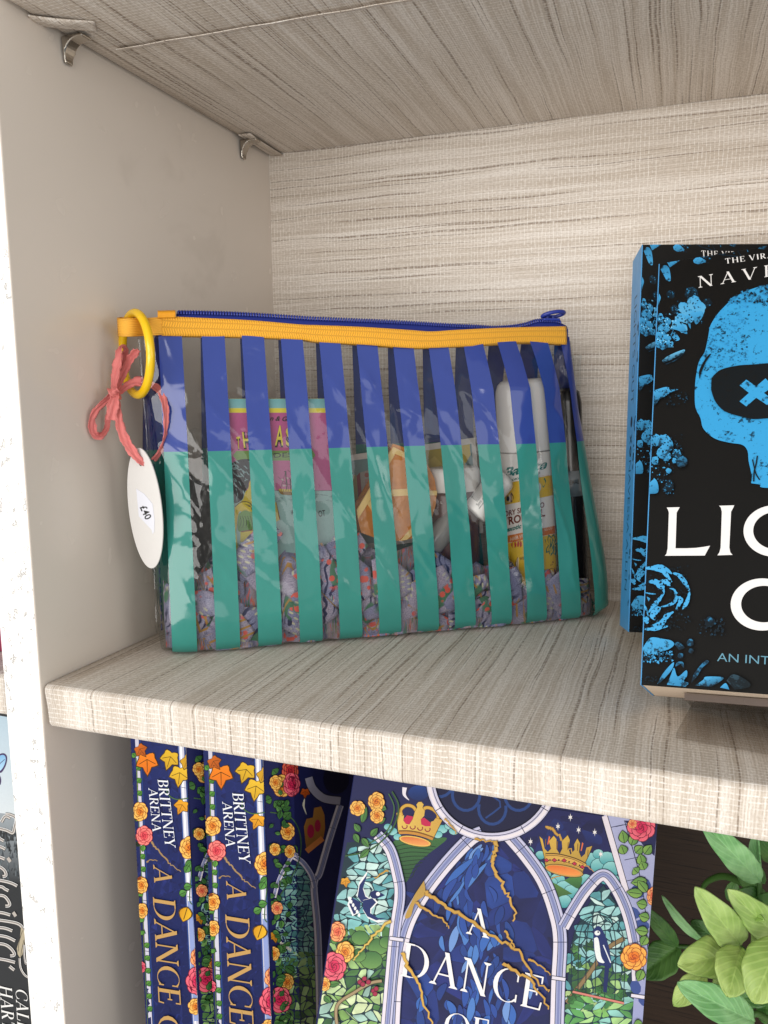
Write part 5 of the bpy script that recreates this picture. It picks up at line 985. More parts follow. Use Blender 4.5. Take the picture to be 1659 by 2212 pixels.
# --- pink illustrated box
def guide_box():
    P, n = cplane(.0075, .035); bx = thing('card_box', 'pink illustrated card box with a yellow haired woman and a sailing ship, inside the pouch', 'card box', tuple(PP(.065, .016, .004)))
    bl, br, tr, tl = ZT_(275, 2300), ZT_(1520, 2300), ZT_(1342, 66), ZT_(45, 60)
    slab_from('carton', P, n, [bl, br, tr, tl], .015, plain('pink_carton', '#b5628c', .5), bx)
    a = Art(flat(P-n*.00004*(1 if n.dot(PN) > 0 else -1), n), ZT_); a.l = 8
    def xl(y): return 45+(y-60)*.103
    def xr(y): return 1342+(y-66)*.080
    def band(y0, y1, c, c2=None, i0=0, i1=0): a.poly([(xl(y0)+i0, y0), (xr(y0)-i1, y0), (xr(y1)-i1, y1), (xl(y1)+i0, y1)], c, c2)
    band(60, 2300, '#d9c94a'); band(62, 172, '#6fb0b5', '#86bcbf'); band(172, 226, '#e8d83f'); band(226, 1150, '#c0568f', '#c9699a', 34, 30); band(1150, 2300, '#9fc3bf', '#8db6b4', 34, 40)
    for k in range(60): x = random.uniform(300, 1400); y = random.uniform(1160, 1290); a.stroke([(x, y), (x+random.uniform(15, 50), y+random.uniform(-6, 6))], 3.5, '#4b4a52')
    a.stroke([(xl(1150)+34, 1150), (xr(1150)-34, 1152)], 5, '#3a343c')
    a.poly([(200, 735), (245, 680), (1150, 675), (1180, 730), (1140, 792), (255, 797)], '#7ba04e')
    a.text('G', (392, 757), (428, 757), (392, 706), '#37402c', 0, .02); a.text('DES', (684, 760), (912, 752), (684, 706), '#37402c', 0, .02)
    a.text('n & Gat', (640, 318), (905, 330), (640, 262), '#2a2126', .35, .03)
    def bubble(t, bl, br, tl):
        for w, c in ((.085, '#2e2326'), (.012, '#ecd94a')): a.text(t, bl, br, tl, c, 0, w)
    bubble('T', (250, 655), (300, 645), (222, 580)) if False else None
    for t, q in (('T', ((250, 655), (292, 648), (243, 515))), ('H', ((332, 640), (420, 640), (310, 455))), ('A', ((702, 612), (800, 612), (712, 378))), ('S', ((830, 612), (915, 622), (830, 395)))): bubble(t, *q)
    # woman with waved hair
    a.poly(sp([(180, 830), (260, 790), (360, 775), (440, 800), (470, 900), (440, 960), (390, 1060), (385, 1110), (340, 1170), (310, 1260), (220, 1300), (200, 1200), (170, 1000)], 5), '#2b2529')
    a.poly(sp([(440, 960), (480, 1000), (520, 1150), (500, 1300), (470, 1420), (300, 1400), (250, 1320), (320, 1260), (345, 1180), (385, 1120), (395, 1060)], 5), '#e2cb2f', '#cdb22a')
    for k in range(34):
        t = random.random(); x = 190+random.uniform(0, 220)*(1-.5*t); y = 800+t*440; L_ = random.uniform(40, 110); ph = random.uniform(0, 6)
        a.stroke([(x+L_*.8*u*math.cos(.5+t*1.0), y+L_*u*math.sin(.3+t*1.0)*.7+10*math.sin(ph+u*5)) for u in (0, .25, .5, .75, 1)], lambda q, dx, dy: 11*math.sin(math.pi*min(1, q+.05)), '#8fb0b2')
    a.stroke([(218+34*math.cos(t)*(1-t/14), 868+34*math.sin(t)*(1-t/14)) for t in [i*.5 for i in range(18)]], 11, '#8fb0b2')
    a.poly(sp([(225, 1340), (300, 1285), (390, 1290), (435, 1340), (440, 1390), (390, 1400), (350, 1370), (270, 1420), (240, 1640), (220, 1640)], 5), '#e2cb2f', '#c9ab28'); a.stroke(sp([(225, 1345), (300, 1288), (390, 1292), (435, 1345)], 5), 9, '#2b2529')
    for k in range(3): a.stroke(sp([(340+k*18, 1310+k*12), (395+k*14, 1325+k*14), (425, 1365+k*10)], 3), 5, '#2b2529')
    a.poly(sp([(270, 1430), (340, 1385), (430, 1400), (520, 1330), (600, 1400), (600, 1640), (300, 1650), (255, 1560)], 4), '#74a04a', '#5f8c40')
    for k in range(9): a.stroke(sp([(285+k*30, 1450), (300+k*32, 1520), (280+k*38, 1590)], 4), 6, '#2c3a24')
    a.poly([(290, 1640), (600, 1600), (600, 1760), (290, 1760)], '#d5c43b'); a.stroke([(300, 1640), (600, 1592)], 14, '#8a4a34'); a.stroke([(715, 1290), (760, 1500)], 10, '#7a2b2a'); a.poly([(640, 1300), (715, 1290), (755, 1500), (640, 1560)], '#d9bf45')
    # ship
    a.poly(sp([(740, 1140), (760, 1180), (800, 1200), (960, 1200), (1010, 1150), (900, 1165), (800, 1150)], 4), '#8b6a2c'); a.poly([(745, 1130), (1010, 1140), (1000, 1165), (760, 1160)], '#d8bf4a')
    for k in range(8): a.stroke([(775+k*28, 1138), (775+k*28, 1158)], 7, '#3a2c28')
    for x0, y0, y1 in ((830, 920, 1140), (905, 850, 1140), (880, 1000, 1140)): a.stroke([(x0, y0), (x0+8, y1)], 10, '#3a2c28')
    for p, q in (((735, 985), (850, 1080)), ((850, 905), (940, 980)), ((780, 1060), (930, 1090)), ((830, 1000), (940, 1010)), ((830, 920), (770, 1120)), ((905, 850), (960, 1120)), ((820, 940), (860, 1130))): a.stroke([p, q], 4, '#3a2c28')
    for P4 in ([(770, 1015), (800, 1010), (800, 1040)], [(835, 990), (865, 1000), (850, 1020)], [(880, 1005), (935, 1000), (930, 1030)], [(790, 1080), (840, 1090), (800, 1105)]): a.poly(P4, '#cbb9b4')
    a.poly([(905, 850), (870, 862), (903, 872)], '#3a2c28'); a.poly([(830, 915), (806, 925), (830, 940)], '#3a2c28')
    a.text('P', (898, 1432), (938, 1432), (898, 1385), '#2e2b30', 0, .01); a.text('OT', (1222, 1462), (1302, 1452), (1214, 1390), '#2e2b30', 0, .01)
    a.build('carton_art', bx, M_matte)
guide_box()
# --- framed card at the back, brown jar with white lid, orange faceted pack
def back_card():
    P, n = cplane(.0270, .02); cd = thing('picture_card', 'white bordered picture card behind the orange pack, inside the pouch', 'card', tuple(PP(.15, .028, .02)))
    bl, br, tr, tl = ZO(60, 1300), ZO(1530, 1100), ZO(1440, 63), ZO(20, 262)
    slab_from('card', P, n, [bl, br, tr, tl], .0012, plain('white_card_edge', '#cfc9c2', .6), cd, .0003)
    a = Art(flat(P-n*.00003, n), ZO)
    a.poly([tl and (20, 262), (1440, 63), (1530, 1100), (60, 1300)], '#d9d2ca'); a.poly([(70, 318), (1290, 150), (1400, 130), (1470, 1050), (110, 1240)], '#6f8d8c', '#7c9896')
    a.poly([(640, 240), (1290, 150), (1340, 400), (1320, 700), (700, 760)], '#b19a2f', '#9c8a34'); a.poly([(1285, 152), (1380, 135), (1390, 250), (1340, 340), (1310, 360)], '#d3b634')
    a.poly([(880, 360), (1000, 265), (1100, 370), (1080, 480), (900, 470)], '#c2a94a')
    a.poly(sp([(112, 760), (105, 520), (125, 470), (150, 500), (165, 760)], 5), '#9a8f5a'); a.poly([(150, 480), (185, 443), (208, 700), (172, 770)], '#8a2b36'); a.poly([(187, 445), (300, 410), (320, 560), (210, 690)], '#a59c93'); a.disc((262, 470), 26, '#9c5a4e'); a.poly([(240, 520), (290, 500), (305, 560), (240, 640)], '#b08a7c')
    a.build('card_art', cd, M_matte)
back_card()
def jar():
    P = cplane(.0205, 0); o = thing('cosmetic_jar', 'brown jar with a plain white lid, between the orange pack and the barcode tube', 'jar', tuple(on_plane(ZO(1200, 700), *P)))
    top = on_plane(ZO(1200, 385), *P); ax = (ZZ-PD*.02).normalized(); r = (on_plane(ZO(1485, 450), *P)-on_plane(ZO(925, 450), *P)).length/2
    def lt(nm, prof, m):
        vs, fs = lathe(prof, top, ax, 48); vs = [v-PN*((v-top).dot(PN)*.32) for v in vs]; return mesh(nm, vs, fs, m, o, smooth=True)
    e = lt('lid', [(0, 0), (r*.90, 0), (r*.98, -.0012), (r, -.003), (r, -.0140), (r*.98, -.0146), (0, -.0146)], plain('white_lid', '#e6e1dc', .35)); bevel(e, .0003)
    lt('jar_body', [(0, -.0147), (r*.95, -.0147), (r*.97, -.017), (r*.97, -.058), (r*.9, -.061), (0, -.061)], plain('brown_jar', '#593a34', .25, .5))
    f = P[0]-PN*(r*.97*.68+.0003); a = Art(flat(f, PN), ZO); a.text('L', (1065, 785), (1082, 785), (1065, 757), '#e8dcd2'); a.text('A', (1132, 778), (1156, 778), (1132, 752), '#e8dcd2'); a.build('jar_lettering', o, M_matte)
jar()
def orange_pack():
    P, n = cplane(.0050, .055); o = thing('soap_pack', 'glossy orange fruit segment shaped pack with pale yellow ribs, in the middle of the pouch', 'soap pack', tuple(PP(.13, .012, .05)))
    outl = [(545, 130), (690, 175), (830, 250), (930, 370), (1000, 520), (1022, 660), (1010, 800), (975, 920), (900, 1050), (800, 1150), (640, 1190), (420, 1180), (200, 1100), (148, 900), (160, 830), (320, 560), (485, 250)]
    def mk(nm, pts, d0, d1, m, bev=.0008):
        f = [on_plane(ZO(*q), P, n) for q in pts]; d = n if n.dot(PN) > 0 else -n; k = len(f); tri = tessellate_polygon([[V((q[0], q[1], 0)) for q in pts]])
        vs = [p+d*d0 for p in f]+[p+d*d1 for p in f]; fs = [tuple(t) for t in tri]+[tuple(i+k for i in t)[::-1] for t in tri]+[(i, (i+1) % k, k+(i+1) % k, k+i) for i in range(k)]
        e = mesh(nm, vs, fs, m, o); return e
    g = NT('amber_film'); ob = g.obj(); nz = g.noise(ob, 60, 3, .6, 0, 1.2); g.P(color=g.mix(nz, lin('#a85f14'), lin('#e39436')), rough=.16, spec=.6, coat=.3); g.bump(g.noise(ob, 45, 2, .5, 0, 1.5), .5, .003)
    mk('body', outl, 0, .012, g.m); M_rib = plain('pale_yellow_ribs', '#e2c078', .3, .5)
    for pts in ([(483, 252), (545, 165), (690, 235), (700, 305), (640, 270), (565, 242), (495, 362)], [(320, 560), (335, 700), (262, 790), (160, 950), (148, 850)], [(262, 785), (318, 700), (345, 720), (372, 950)], [(525, 628), (740, 618), (748, 692), (535, 702)], [(620, 1184), (700, 1090), (785, 1000), (800, 1065), (740, 1130), (690, 1175)], [(330, 640), (530, 640), (535, 690), (330, 700)], [(740, 640), (1020, 640), (1018, 690), (745, 695)]):
        mk('rib', pts, -.0011, .0002, M_rib)
orange_pack()
# --- white barcode tube and the frosted bottle under it
def diag_tube(nm, label, cat, q0, q1, hw, n0, mat, cap=True):
    P, n = cplane(n0, .02); a, b = on_plane(ZS(*q0), P, n), on_plane(ZS(*q1), P, n); ax = (b-a).normalized(); r = (on_plane(ZS(q0[0]+hw, q0[1]), P, n)-a).length; L_ = (b-a).length
    o = thing(nm, label, cat, tuple(a)); return o, a, ax, r, L_
o, a0, ax, r, L_ = diag_tube('barcode_tube', 'small white tube with barcode label, lying aslant in front of the shampoo can', 'tube', (150, 1330), (440, 985), 118, .0085, None)
e = mesh('tube_body', *lathe([(0, 0), (r*.96, 0), (r, .001), (r, L_*.86), (r*.97, L_*.90), (r*.80, L_*.97), (r*.5, L_), (0, L_*1.005)], a0, ax, 40), plain('white_tube', '#e9e6e2', .3, .5), o, smooth=True)
def cyl_place(O, axd, rad):
    axd = axd.normalized()
    def f(q):
        d = ray(q); m = CAM-O; dd = d-axd*d.dot(axd); mm_ = m-axd*m.dot(axd); A = dd.dot(dd); B = 2*dd.dot(mm_); C = mm_.dot(mm_)-rad*rad; disc = B*B-4*A*C
        t = (-B-math.sqrt(max(0, disc)))/(2*A); p = CAM+d*t; nn = p-O; nn = (nn-axd*nn.dot(axd)).normalized(); return p+nn*.00004, nn
    return f
a = Art(cyl_place(a0, ax, r), ZS); a.l = 6
ux, uy = .60, -.80; vx, vy = .80, .60                 # reading direction and down-the-page direction on the label
def LB(u, v): return (118+ux*u+vx*v, 1175+uy*u+vy*v)
for k in range(6):
    u = 0
    while u < 190-k*12:
        w = random.uniform(6, 22); a.poly([LB(u, k*15), LB(u+w, k*15), LB(u+w, k*15+9), LB(u, k*15+9)], '#2e2a29'); u += w+5
a.text('5ml e', LB(-28, 118), LB(62, 118), LB(-28, 88), '#3c3836', 0, .01)
for k in range(20): w = random.choice((3, 5, 8)); a.poly([LB(-40+k*7.6, 128), LB(-40+k*7.6+w*.8, 128), LB(-40+k*7.6+w*.8, 200), LB(-40+k*7.6, 200)], '#1c1a1a')
a.build('label_print', o, M_matte)
g = NT('frosted_clear_plastic'); g.t.nodes.remove(g.b); tr = g.n('ShaderNodeBsdfTransparent'); tr.inputs[0].default_value = (.86, .88, .86, 1); df = g.n('ShaderNodeBsdfDiffuse'); df.inputs[0].default_value = (.55, .56, .53, 1); gl = g.n('ShaderNodeBsdfGlossy'); gl.inputs['Roughness'].default_value = .12
m1 = g.n('ShaderNodeMixShader'); m1.inputs[0].default_value = .42; g.t.links.new(tr.outputs[0], m1.inputs[1]); g.t.links.new(df.outputs[0], m1.inputs[2]); m2 = g.n('ShaderNodeMixShader'); g.set(m2.inputs[0], g.math('MULTIPLY', thin_fresnel(g, 1.5).outputs[0], 1.0)); g.t.links.new(m1.outputs[0], m2.inputs[1]); g.t.links.new(gl.outputs[0], m2.inputs[2]); g.t.links.new(m2.outputs[0], g.out.inputs[0]); M_frost = g.m
o2, b0, bx_, r2, L2 = diag_tube('travel_bottle', 'frosted clear travel bottle lying aslant under the white barcode tube', 'bottle', (-270, 1660), (20, 1310), 108, .0130, None)
mesh('bottle_body', *lathe([(0, 0), (r2*.9, 0), (r2, .002), (r2, L2*.84), (r2*.9, L2*.92), (r2*.6, L2), (0, L2)], b0, bx_, 36), M_frost, o2, smooth=True)
mesh('bottle_cap', *lathe([(0, L2), (r2*.62, L2), (r2*.66, L2+.001), (r2*.66, L2+.009), (r2*.6, L2+.010), (0, L2+.010)], b0, bx_, 30), M_frost, o2, smooth=True)
# --- dry shampoo can
def can():
    P, n = cplane(.0210, 0); ct = on_plane(ZS(597, 100), P, n); cb = on_plane(ZS(678, 1900), P, n); ax = (ct-cb).normalized(); r = (on_plane(ZS(600, 600), P, n)-on_plane(ZS(352, 600), P, n)).length*.95
    base = ct-ax*((ct.z-.006)/ax.z); h = (ct-base).length
    o = thing('dry_shampoo_can', 'white dry shampoo can with tropical print and tall white cap inside the pouch', 'spray can', tuple(base))
    def hz(zy): return (on_plane(ZS(600+.045*(zy-100), zy), P, n)-base).dot(ax)
    mw = plain('white_can', '#e4dfdb', .3, .5, 0, .02)
    hs = hz(748)
    e = mesh('can_body', *lathe([(0, 0), (r*.93, 0), (r*.97, .0015), (r*.97, .003), (r, .004), (r, hs-.0022), (r*.985, hs-.0008), (r*.9, hs-.0006), (0, hs-.0006)], base, ax, 56), mw, o, smooth=True); m = e.modifiers.new('edge', 'EDGE_SPLIT'); m.split_angle = .9
    e = mesh('cap', *lathe([(0, hs), (r*.985, hs), (r*.99, hs+.0006), (r*.985, h-.010), (r*.965, h-.0065), (r*.90, h-.003), (r*.78, h-.0008), (r*.6, h), (0, h+.0002)], base, ax, 56), plain('white_cap', '#e8e4e1', .32, .5, 0, .015), o, smooth=True)
    pl = cyl_place(base, ax, r+.00003); a = Art(pl, ZS); a.l = 5; OR, TL_, YL, BR = '#db7a30', '#1c7a72', '#ecc23a', '#7a3526'
    def lim(y): c = 600+.045*(y-100); w = 246+(y-600)*.006; return c-w, c+w
    def arcband(y0l, y0r, y1l, y1r, c, c2=None, x0=None, x1=None, n=22):
        l, rr = lim((y0l+y1l)/2); l = x0 or l; rr = x1 or rr
        a.quad((l, y0l), (rr, y0r), (rr, y1r), (l, y1l), c, c2, n, 1)
    arcband(1062, 975, 1262, 1160, YL)
    a.poly(sp([(500, 1160), (580, 1110), (700, 1090), (840, 990), (855, 1075), (760, 1120), (650, 1130), (560, 1175)], 4), OR); a.poly(sp([(690, 1020), (760, 990), (842, 985), (845, 1080), (790, 1080), (720, 1070)], 4), '#e2863c')
    a.poly(sp([(560, 1225), (600, 1165), (680, 1150), (760, 1140), (858, 1085), (862, 1160), (740, 1195), (640, 1210)], 4), TL_); a.poly(sp([(800, 1000), (815, 1040), (790, 1095), (775, 1060)], 4), TL_); a.disc((740, 1090), 30, '#e9e5df', 46); a.disc((742, 1092), 20, '#cfd8d2', 34)
    a.disc((470, 1185), 48, '#5a3420', 56); a.disc((466, 1188), 40, '#c9a98a', 48); a.disc((462, 1192), 32, '#efe6da', 40); a.disc((466, 1196), 14, '#3c2a22', 24); a.poly(sp([(440, 1050), (480, 1075), (500, 1085), (470, 1105), (440, 1110)], 3), TL_)
    a.text('Batiste', (424, 1000), (812, 918), (424, 918), TL_, .35, .03); a.text('DRY SHAMPOO', (505, 1032), (760, 966), (503, 1016), TL_, 0, .03)
    a.text('DRY SHAMPOO', (438, 1360), (800, 1272), (436, 1312), BR, 0, .025); a.text('TROPICAL', (420, 1448), (806, 1354), (415, 1376), BR, 0, .03); a.text('exotic coconut', (455, 1500), (775, 1412), (455, 1462), TL_, .15, .04)
    arcband(1545, 1438, 1610, 1510, OR); a.text('HAIR WITH', (490, 1586), (655, 1536), (489, 1552), '#f1e3d2', 0, .004); a.text('NG OUT', (800, 1496), (882, 1470), (798, 1467), '#f1e3d2', 0, .004)
    arcband(1612, 1512, 2080, 1980, '#ecc63c', '#e4b72e')
    a.poly(sp([(500, 1600), (640, 1570), (600, 1680), (560, 1720), (500, 1700)], 4), '#d9bb5a')
    for x, y in ((520, 1618), (548, 1610), (572, 1612)): a.disc((x, y), 24, '#c23f3c', 30)
    a.disc((622, 1790), 88, '#6a3f28', 94); a.disc((622, 1790), 80, '#efe6d8', 86); a.text('WINNER', (575, 1762), (680, 1738), (568, 1734), '#5a3425', 0, .02); a.text('1', (640, 1815), (656, 1812), (640, 1762), '#5a3425', 0, .03)
    for k in range(9):
        t = -2.6+k*.62; c = (868, 1620); a.leaf(c, (c[0]+82*math.cos(t)*.9, c[1]+100*math.sin(t)), 44, TL_, None, '#16655f', False)
    a.stroke(sp([(850, 1730), (866, 1640), (905, 1530)], 4), 8, '#d9c04a')
    for k in range(12): a.disc((random.uniform(850, 920), random.uniform(1770, 1870)), 5, '#a8762a', 8, 7)
    a.disc((868, 1905), 46, '#6a1f1c', 74); a.disc((858, 1910), 34, '#efe3d2', 58); a.disc((852, 1910), 18, '#7c2a24', 38)
    a.build('can_print', o, M_gloss)
can()
# --- dark bottle at the right end
def dark_bottle():
    P, n = cplane(.0215, 0); t = on_plane(ZS(1010, 180), P, n); b = on_plane(ZS(1075, 1800), P, n); ax = (t-b).normalized(); r = .0085; base = t-ax*((t.z-.012)/ax.z); h = (t-base).length
    o = thing('dark_bottle', 'slim black bottle with a grey label band, at the right end of the pouch', 'bottle', tuple(base)); bk = plain('black_bottle', '#17181c', .2, .5)
    mesh('bottle_body', *lathe([(0, 0), (r*.9, 0), (r, .002), (r, h*.93), (r*.86, h*.98), (r*.5, h), (0, h)], base, ax, 36), bk, o, smooth=True)
    z0 = (on_plane(ZS(1040, 1160), P, n)-base).dot(ax); z1_ = (on_plane(ZS(1030, 930), P, n)-base).dot(ax)
    mesh('label_band', *lathe([(r*.9, z0), (r+.0003, z0), (r+.0003, z1_), (r*.9, z1_)], base, ax, 36), plain('grey_label', '#5f6c74', .4), o, smooth=True)
    a = Art(cyl_place(base, ax, r+.00034), ZS); a.text('BAMBOO', (978, 1078), (1118, 1058), (975, 1036), '#20262b', 0, .01, True); a.build('label_print', o, M_matte)
dark_bottle()
# --- patterned cloth crumpled along the bottom
def cloth_mat():
    g = NT('floral_patterned_cotton'); uv, U, W = g.uv(); v = g.n('ShaderNodeVectorMath', {0: uv}, operation='SCALE'); v.inputs['Scale'].default_value = 640.0; mmv = v.outputs[0]    # millimetres
    wv = g.n('ShaderNodeSeparateXYZ', {0: mmv}); um, wm = wv.outputs[0], wv.outputs[1]
    n1 = g.noise(mmv, .07, 3); n2 = g.noise(mmv, 2.2, 3, .7); n3 = g.noise(mmv, .045, 2); n4 = g.noise(mmv, .09, 2, .5, 0)
    c = g.mix(g.sm(n1, .38, .62), lin('#8284a3'), lin('#aaa1b4')); c = g.mix(g.math('MULTIPLY', g.sm(n2, .44, .64), .62), c, lin('#2e3452'))
    # navy hatching
    st = g.math('SINE', g.math('MULTIPLY', g.math('ADD', um, g.math('MULTIPLY', g.noise(mmv, .2, 1), 5.0)), 2.3)); c = g.mix(g.math('MULTIPLY', g.sm(st, .25, .6), g.sm(n3, .49, .55)), c, lin('#272b4e'))
    # cream dashes
    sd = g.math('MULTIPLY', g.math('SINE', g.math('MULTIPLY', um, 3.0)), g.math('SINE', g.math('MULTIPLY', wm, 1.1))); c = g.mix(g.math('MULTIPLY', g.sm(sd, .35, .6), g.sm(g.noise(g.n('ShaderNodeVectorMath', {0: mmv, 1: (31, 17, 0)}, operation='ADD').outputs[0], .05, 2), .55, .60)), c, lin('#b8b79a'))
    # green leaf shapes, coral dots, ochre strokes
    lf = g.n('ShaderNodeTexVoronoi', {'Scale': .16}); g.set(lf.inputs['Vector'], g.vec(um, g.math('MULTIPLY', wm, .45))); lm = g.math('MULTIPLY', g.math('SUBTRACT', 1., g.sm(lf.outputs['Distance'], .34, .42)), g.sm(n4, .50, .55)); c = g.mix(lm, c, g.mix(n2, lin('#1f4f48'), lin('#5f8f6a')))
    dt = g.n('ShaderNodeTexVoronoi', {'Scale': .34}); g.set(dt.inputs['Vector'], mmv); dm = g.math('MULTIPLY', g.math('SUBTRACT', 1., g.sm(dt.outputs['Distance'], .36, .44)), g.sm(g.noise(g.n('ShaderNodeVectorMath', {0: mmv, 1: (7, 60, 0)}, operation='ADD').outputs[0], .055, 1), .53, .57)); c = g.mix(dm, c, lin('#cf5a4e'))
    oc = g.math('MULTIPLY', g.sm(g.math('SINE', g.math('ADD', g.math('MULTIPLY', um, 1.6), g.math('MULTIPLY', wm, 1.3))), .55, .8), g.sm(g.noise(g.n('ShaderNodeVectorMath', {0: mmv, 1: (90, 20, 0)}, operation='ADD').outputs[0], .06, 1), .56, .60)); c = g.mix(oc, c, lin('#a9803f'))
    g.P(color=c, rough=.8, spec=.2, sheen=.15); g.bump(g.noise(mmv, 3.0, 2), .35, .0004); return g.m
M_cloth = cloth_mat()
def cloth():
    sil = [(-.004, .034), (.012, .040), (.024, .056), (.040, .064), (.052, .070), (.066, .082), (.078, .068), (.096, .062), (.112, .058), (.124, .050), (.136, .055), (.150, .056), (.164, .050), (.176, .046), (.188, .038), (.200, .046), (.214, .030), (.232, .022), (.250, .030), (.262, .018)]
    parts_v, parts_f, uvs = [], [], []
    rnd = random.Random(5)
    def add(vs, fs, uv): k = len(parts_v); parts_v.extend(vs); parts_f.extend([tuple(i+k for i in f) for f in fs]); uvs.extend(uv)
    def fn_of(s, z): pr = max(0.02, 1-abs(2*(s+.0085)/(.275)-1)**8)**.55; b = (lerp(B_T, z)+lerp(B_A, z)*math.exp(-((s-.211)/.034)**2))*pr; return NM-b
    # ragged heap behind
    def heap(u, v):
        s = -.004+.266*u; h = lerp(sil, s)*.92; z = .002+h*v; rd_ = .0055*fbm(V((s*55, z*40, 2.1)), 3)-.0040*abs(fbm(V((s*80+9, z*90, 4.))), )
        n = max(fn_of(s, z)+.0015, min(NM, fn_of(s, z)+.0045+rd_+.010*v**2)); return PP(s, n, z)
    vs, fs = grid(heap, 120, 40); add(vs, fs, [((v-PA).dot(PD)*1.0+.12*math.sin((v-PA).dot(PD)*70), v.z*1.0+(v-PA).dot(PN)) for v in vs])
    # folded flaps in front, each with its own run of the print
    for k in range(46):
        s0 = -.002+.262*(k+.5)/46+rnd.uniform(-.004, .004); zc = lerp(sil, s0)*rnd.uniform(.15, .86); L_ = rnd.uniform(.020, .042); w = rnd.uniform(.012, .028); an = rnd.uniform(0, math.pi); ca, sa = math.cos(an), math.sin(an); ou, ov, oa = rnd.uniform(0, 1), rnd.uniform(0, 1), rnd.uniform(0, 6); bend = rnd.uniform(-.25, .25); lift = rnd.uniform(.0008, .0032); sk_ = rnd.uniform(-.6, .6); pts, uu = [], []; ok = True
        for j in range(9):
            for i in range(13):
                a_, b_ = (i/12-.5)*L_, (j/8-.5)*w*(1-.75*abs(i/12-.5+sk_*.3)*1.2); x, y = a_*ca-b_*sa, a_*sa+b_*ca+bend*a_*a_*30
                s, z = s0+x, max(.0015, zc+y); s = max(-.0035, min(.2615, s))
                n = fn_of(s, z)+.0022+.0011*(1-math.cos(b_/w*3.0))*.6+lift*(1-2*abs(b_)/w)*-.3+.0006*fbm(V((s*90, z*90, k)), 2)+.0012*(k % 3)
                n = max(fn_of(s, z)+.0009, n); pts.append(PP(s, n, z)); uu.append((ou+a_*math.cos(oa)-b_*math.sin(oa), ov+a_*math.sin(oa)+b_*math.cos(oa)))
        fs = [(j*13+i, j*13+i+1, (j+1)*13+i+1, (j+1)*13+i) for j in range(8) for i in range(12)]; add(pts, fs, uu)
    o = mesh('patterned_scarf', parts_v, parts_f, M_cloth, None, smooth=True, uvs=uvs); solid(o, .0004); tag(o, 'crumpled lilac floral scarf with coral dots filling the bottom of the pouch', 'scarf')
cloth()
# --- crinkled clear film and a dark sachet in the left corner
def film(name, label, cat, s0, s1, z0, z1_, n0, amp, mat, seed, top=None):
    def f(u, v):
        s = s0+(s1-s0)*u; z = z0+(z1_-z0)*v; q = V((s*90, z*45, seed)); d = amp*(fbm(q, 3)+.9*abs(mnoise.noise(V((s*150+z*80, z*60-s*90, seed+3)))))
        if top: z = min(z, top(s)+.002*mnoise.noise(V((s*200, seed, 0))))
        return PP(s, n0+d, z)
    vs, fs = grid(f, 46, 60); o = mesh(name, vs, fs, mat, None, smooth=True); return tag(o, label, cat)
g = NT('crinkled_film'); g.t.nodes.remove(g.b); tr = g.n('ShaderNodeBsdfTransparent'); tr.inputs[0].default_value = (.86, .88, .88, 1); gl = g.n('ShaderNodeBsdfGlossy'); gl.inputs['Roughness'].default_value = .07; mx = g.n('ShaderNodeMixShader'); g.set(mx.inputs[0], g.math('MULTIPLY', thin_fresnel(g, 1.5).outputs[0], .55, clamp=True)); g.t.links.new(tr.outputs[0], mx.inputs[1]); g.t.links.new(gl.outputs[0], mx.inputs[2]); g.t.links.new(mx.outputs[0], g.out.inputs[0])
film('plastic_bag', 'crinkled clear plastic bag in the left end of the pouch', 'plastic bag', .0005, .040, .028, .128, .0150, .0030, g.m, 3.0, lambda s: .125-.35*(s-.018)**2*40)
film('dark_sachet', 'dark grey crumpled sachet behind the clear bag at the left end of the pouch', 'sachet', .000, .036, .026, .106, .0200, .0042, plain('dark_foil', '#35302c', .45, .3, 0, .25, 60), 8.0, lambda s: .100-.5*abs(s-.012))
film('plastic_bag', 'crinkled clear plastic bag in the right end of the pouch, by the black bottle', 'plastic bag', .2290, .2520, .012, .166, .0150, .0028, g.m, 14.0)
# ------------------------------------------------------------------ price lettering
M_ink = plain('black_ink', '#151515', .5)
def sticker_text():
    vs, fs = [], []
    V2, F = font_mesh('£40', .015); xs = [p[0] for p in V2]; ys = [p[1] for p in V2]; k = .0076/(max(xs)-min(xs)); k2 = .0046/(max(ys))
    for x, y in V2:
        u, v = (x-(max(xs)+min(xs))/2)*k, (y-max(ys)/2)*k2; a = math.radians(-66); vs.append(tgc(.0006+u*math.cos(a)-v*math.sin(a), -.0018+u*math.sin(a)+v*math.cos(a), .00018))
    mesh('price_lettering', vs, F, M_ink, stick)
sticker_text()
# ------------------------------------------------------------------ artificial plant, lower right
Z8 = zoomer(2450, 3100, 3024, 1362)
plant = thing('artificial_plant', 'bright green artificial plant with oval leaves in a cream pot, bottom right', 'plant', (.395, .055, -.29))
def leaf_mat(name, c0, c1):
    g = NT(name); o = g.obj(); uv, U, W = g.uv(); n = g.noise(o, 70, 3); vn = g.math('ABSOLUTE', g.math('SUBTRACT', W, .5)); mid = g.math('SUBTRACT', 1., g.sm(vn, .0, .035))
    rib = g.sm(g.math('SINE', g.math('ADD', g.math('MULTIPLY', U, 44.), g.math('MULTIPLY', vn, -34.))), .2, 1.0)
    c = g.mix(g.sm(n, .35, .68), lin(c0), lin(c1)); c = g.mix(g.math('MULTIPLY', rib, .22), c, lin(c1, 1.3)); c = g.mix(g.math('MULTIPLY', mid, .35), c, lin(c1, 1.4))
    g.P(color=c, rough=.42, spec=.4); g.b.inputs['Subsurface Weight'].default_value = .12; g.b.inputs['Subsurface Radius'].default_value = (.004, .006, .001); g.bump(g.math('ADD', g.math('MULTIPLY', rib, .5), n), .3, .0006); return g.m
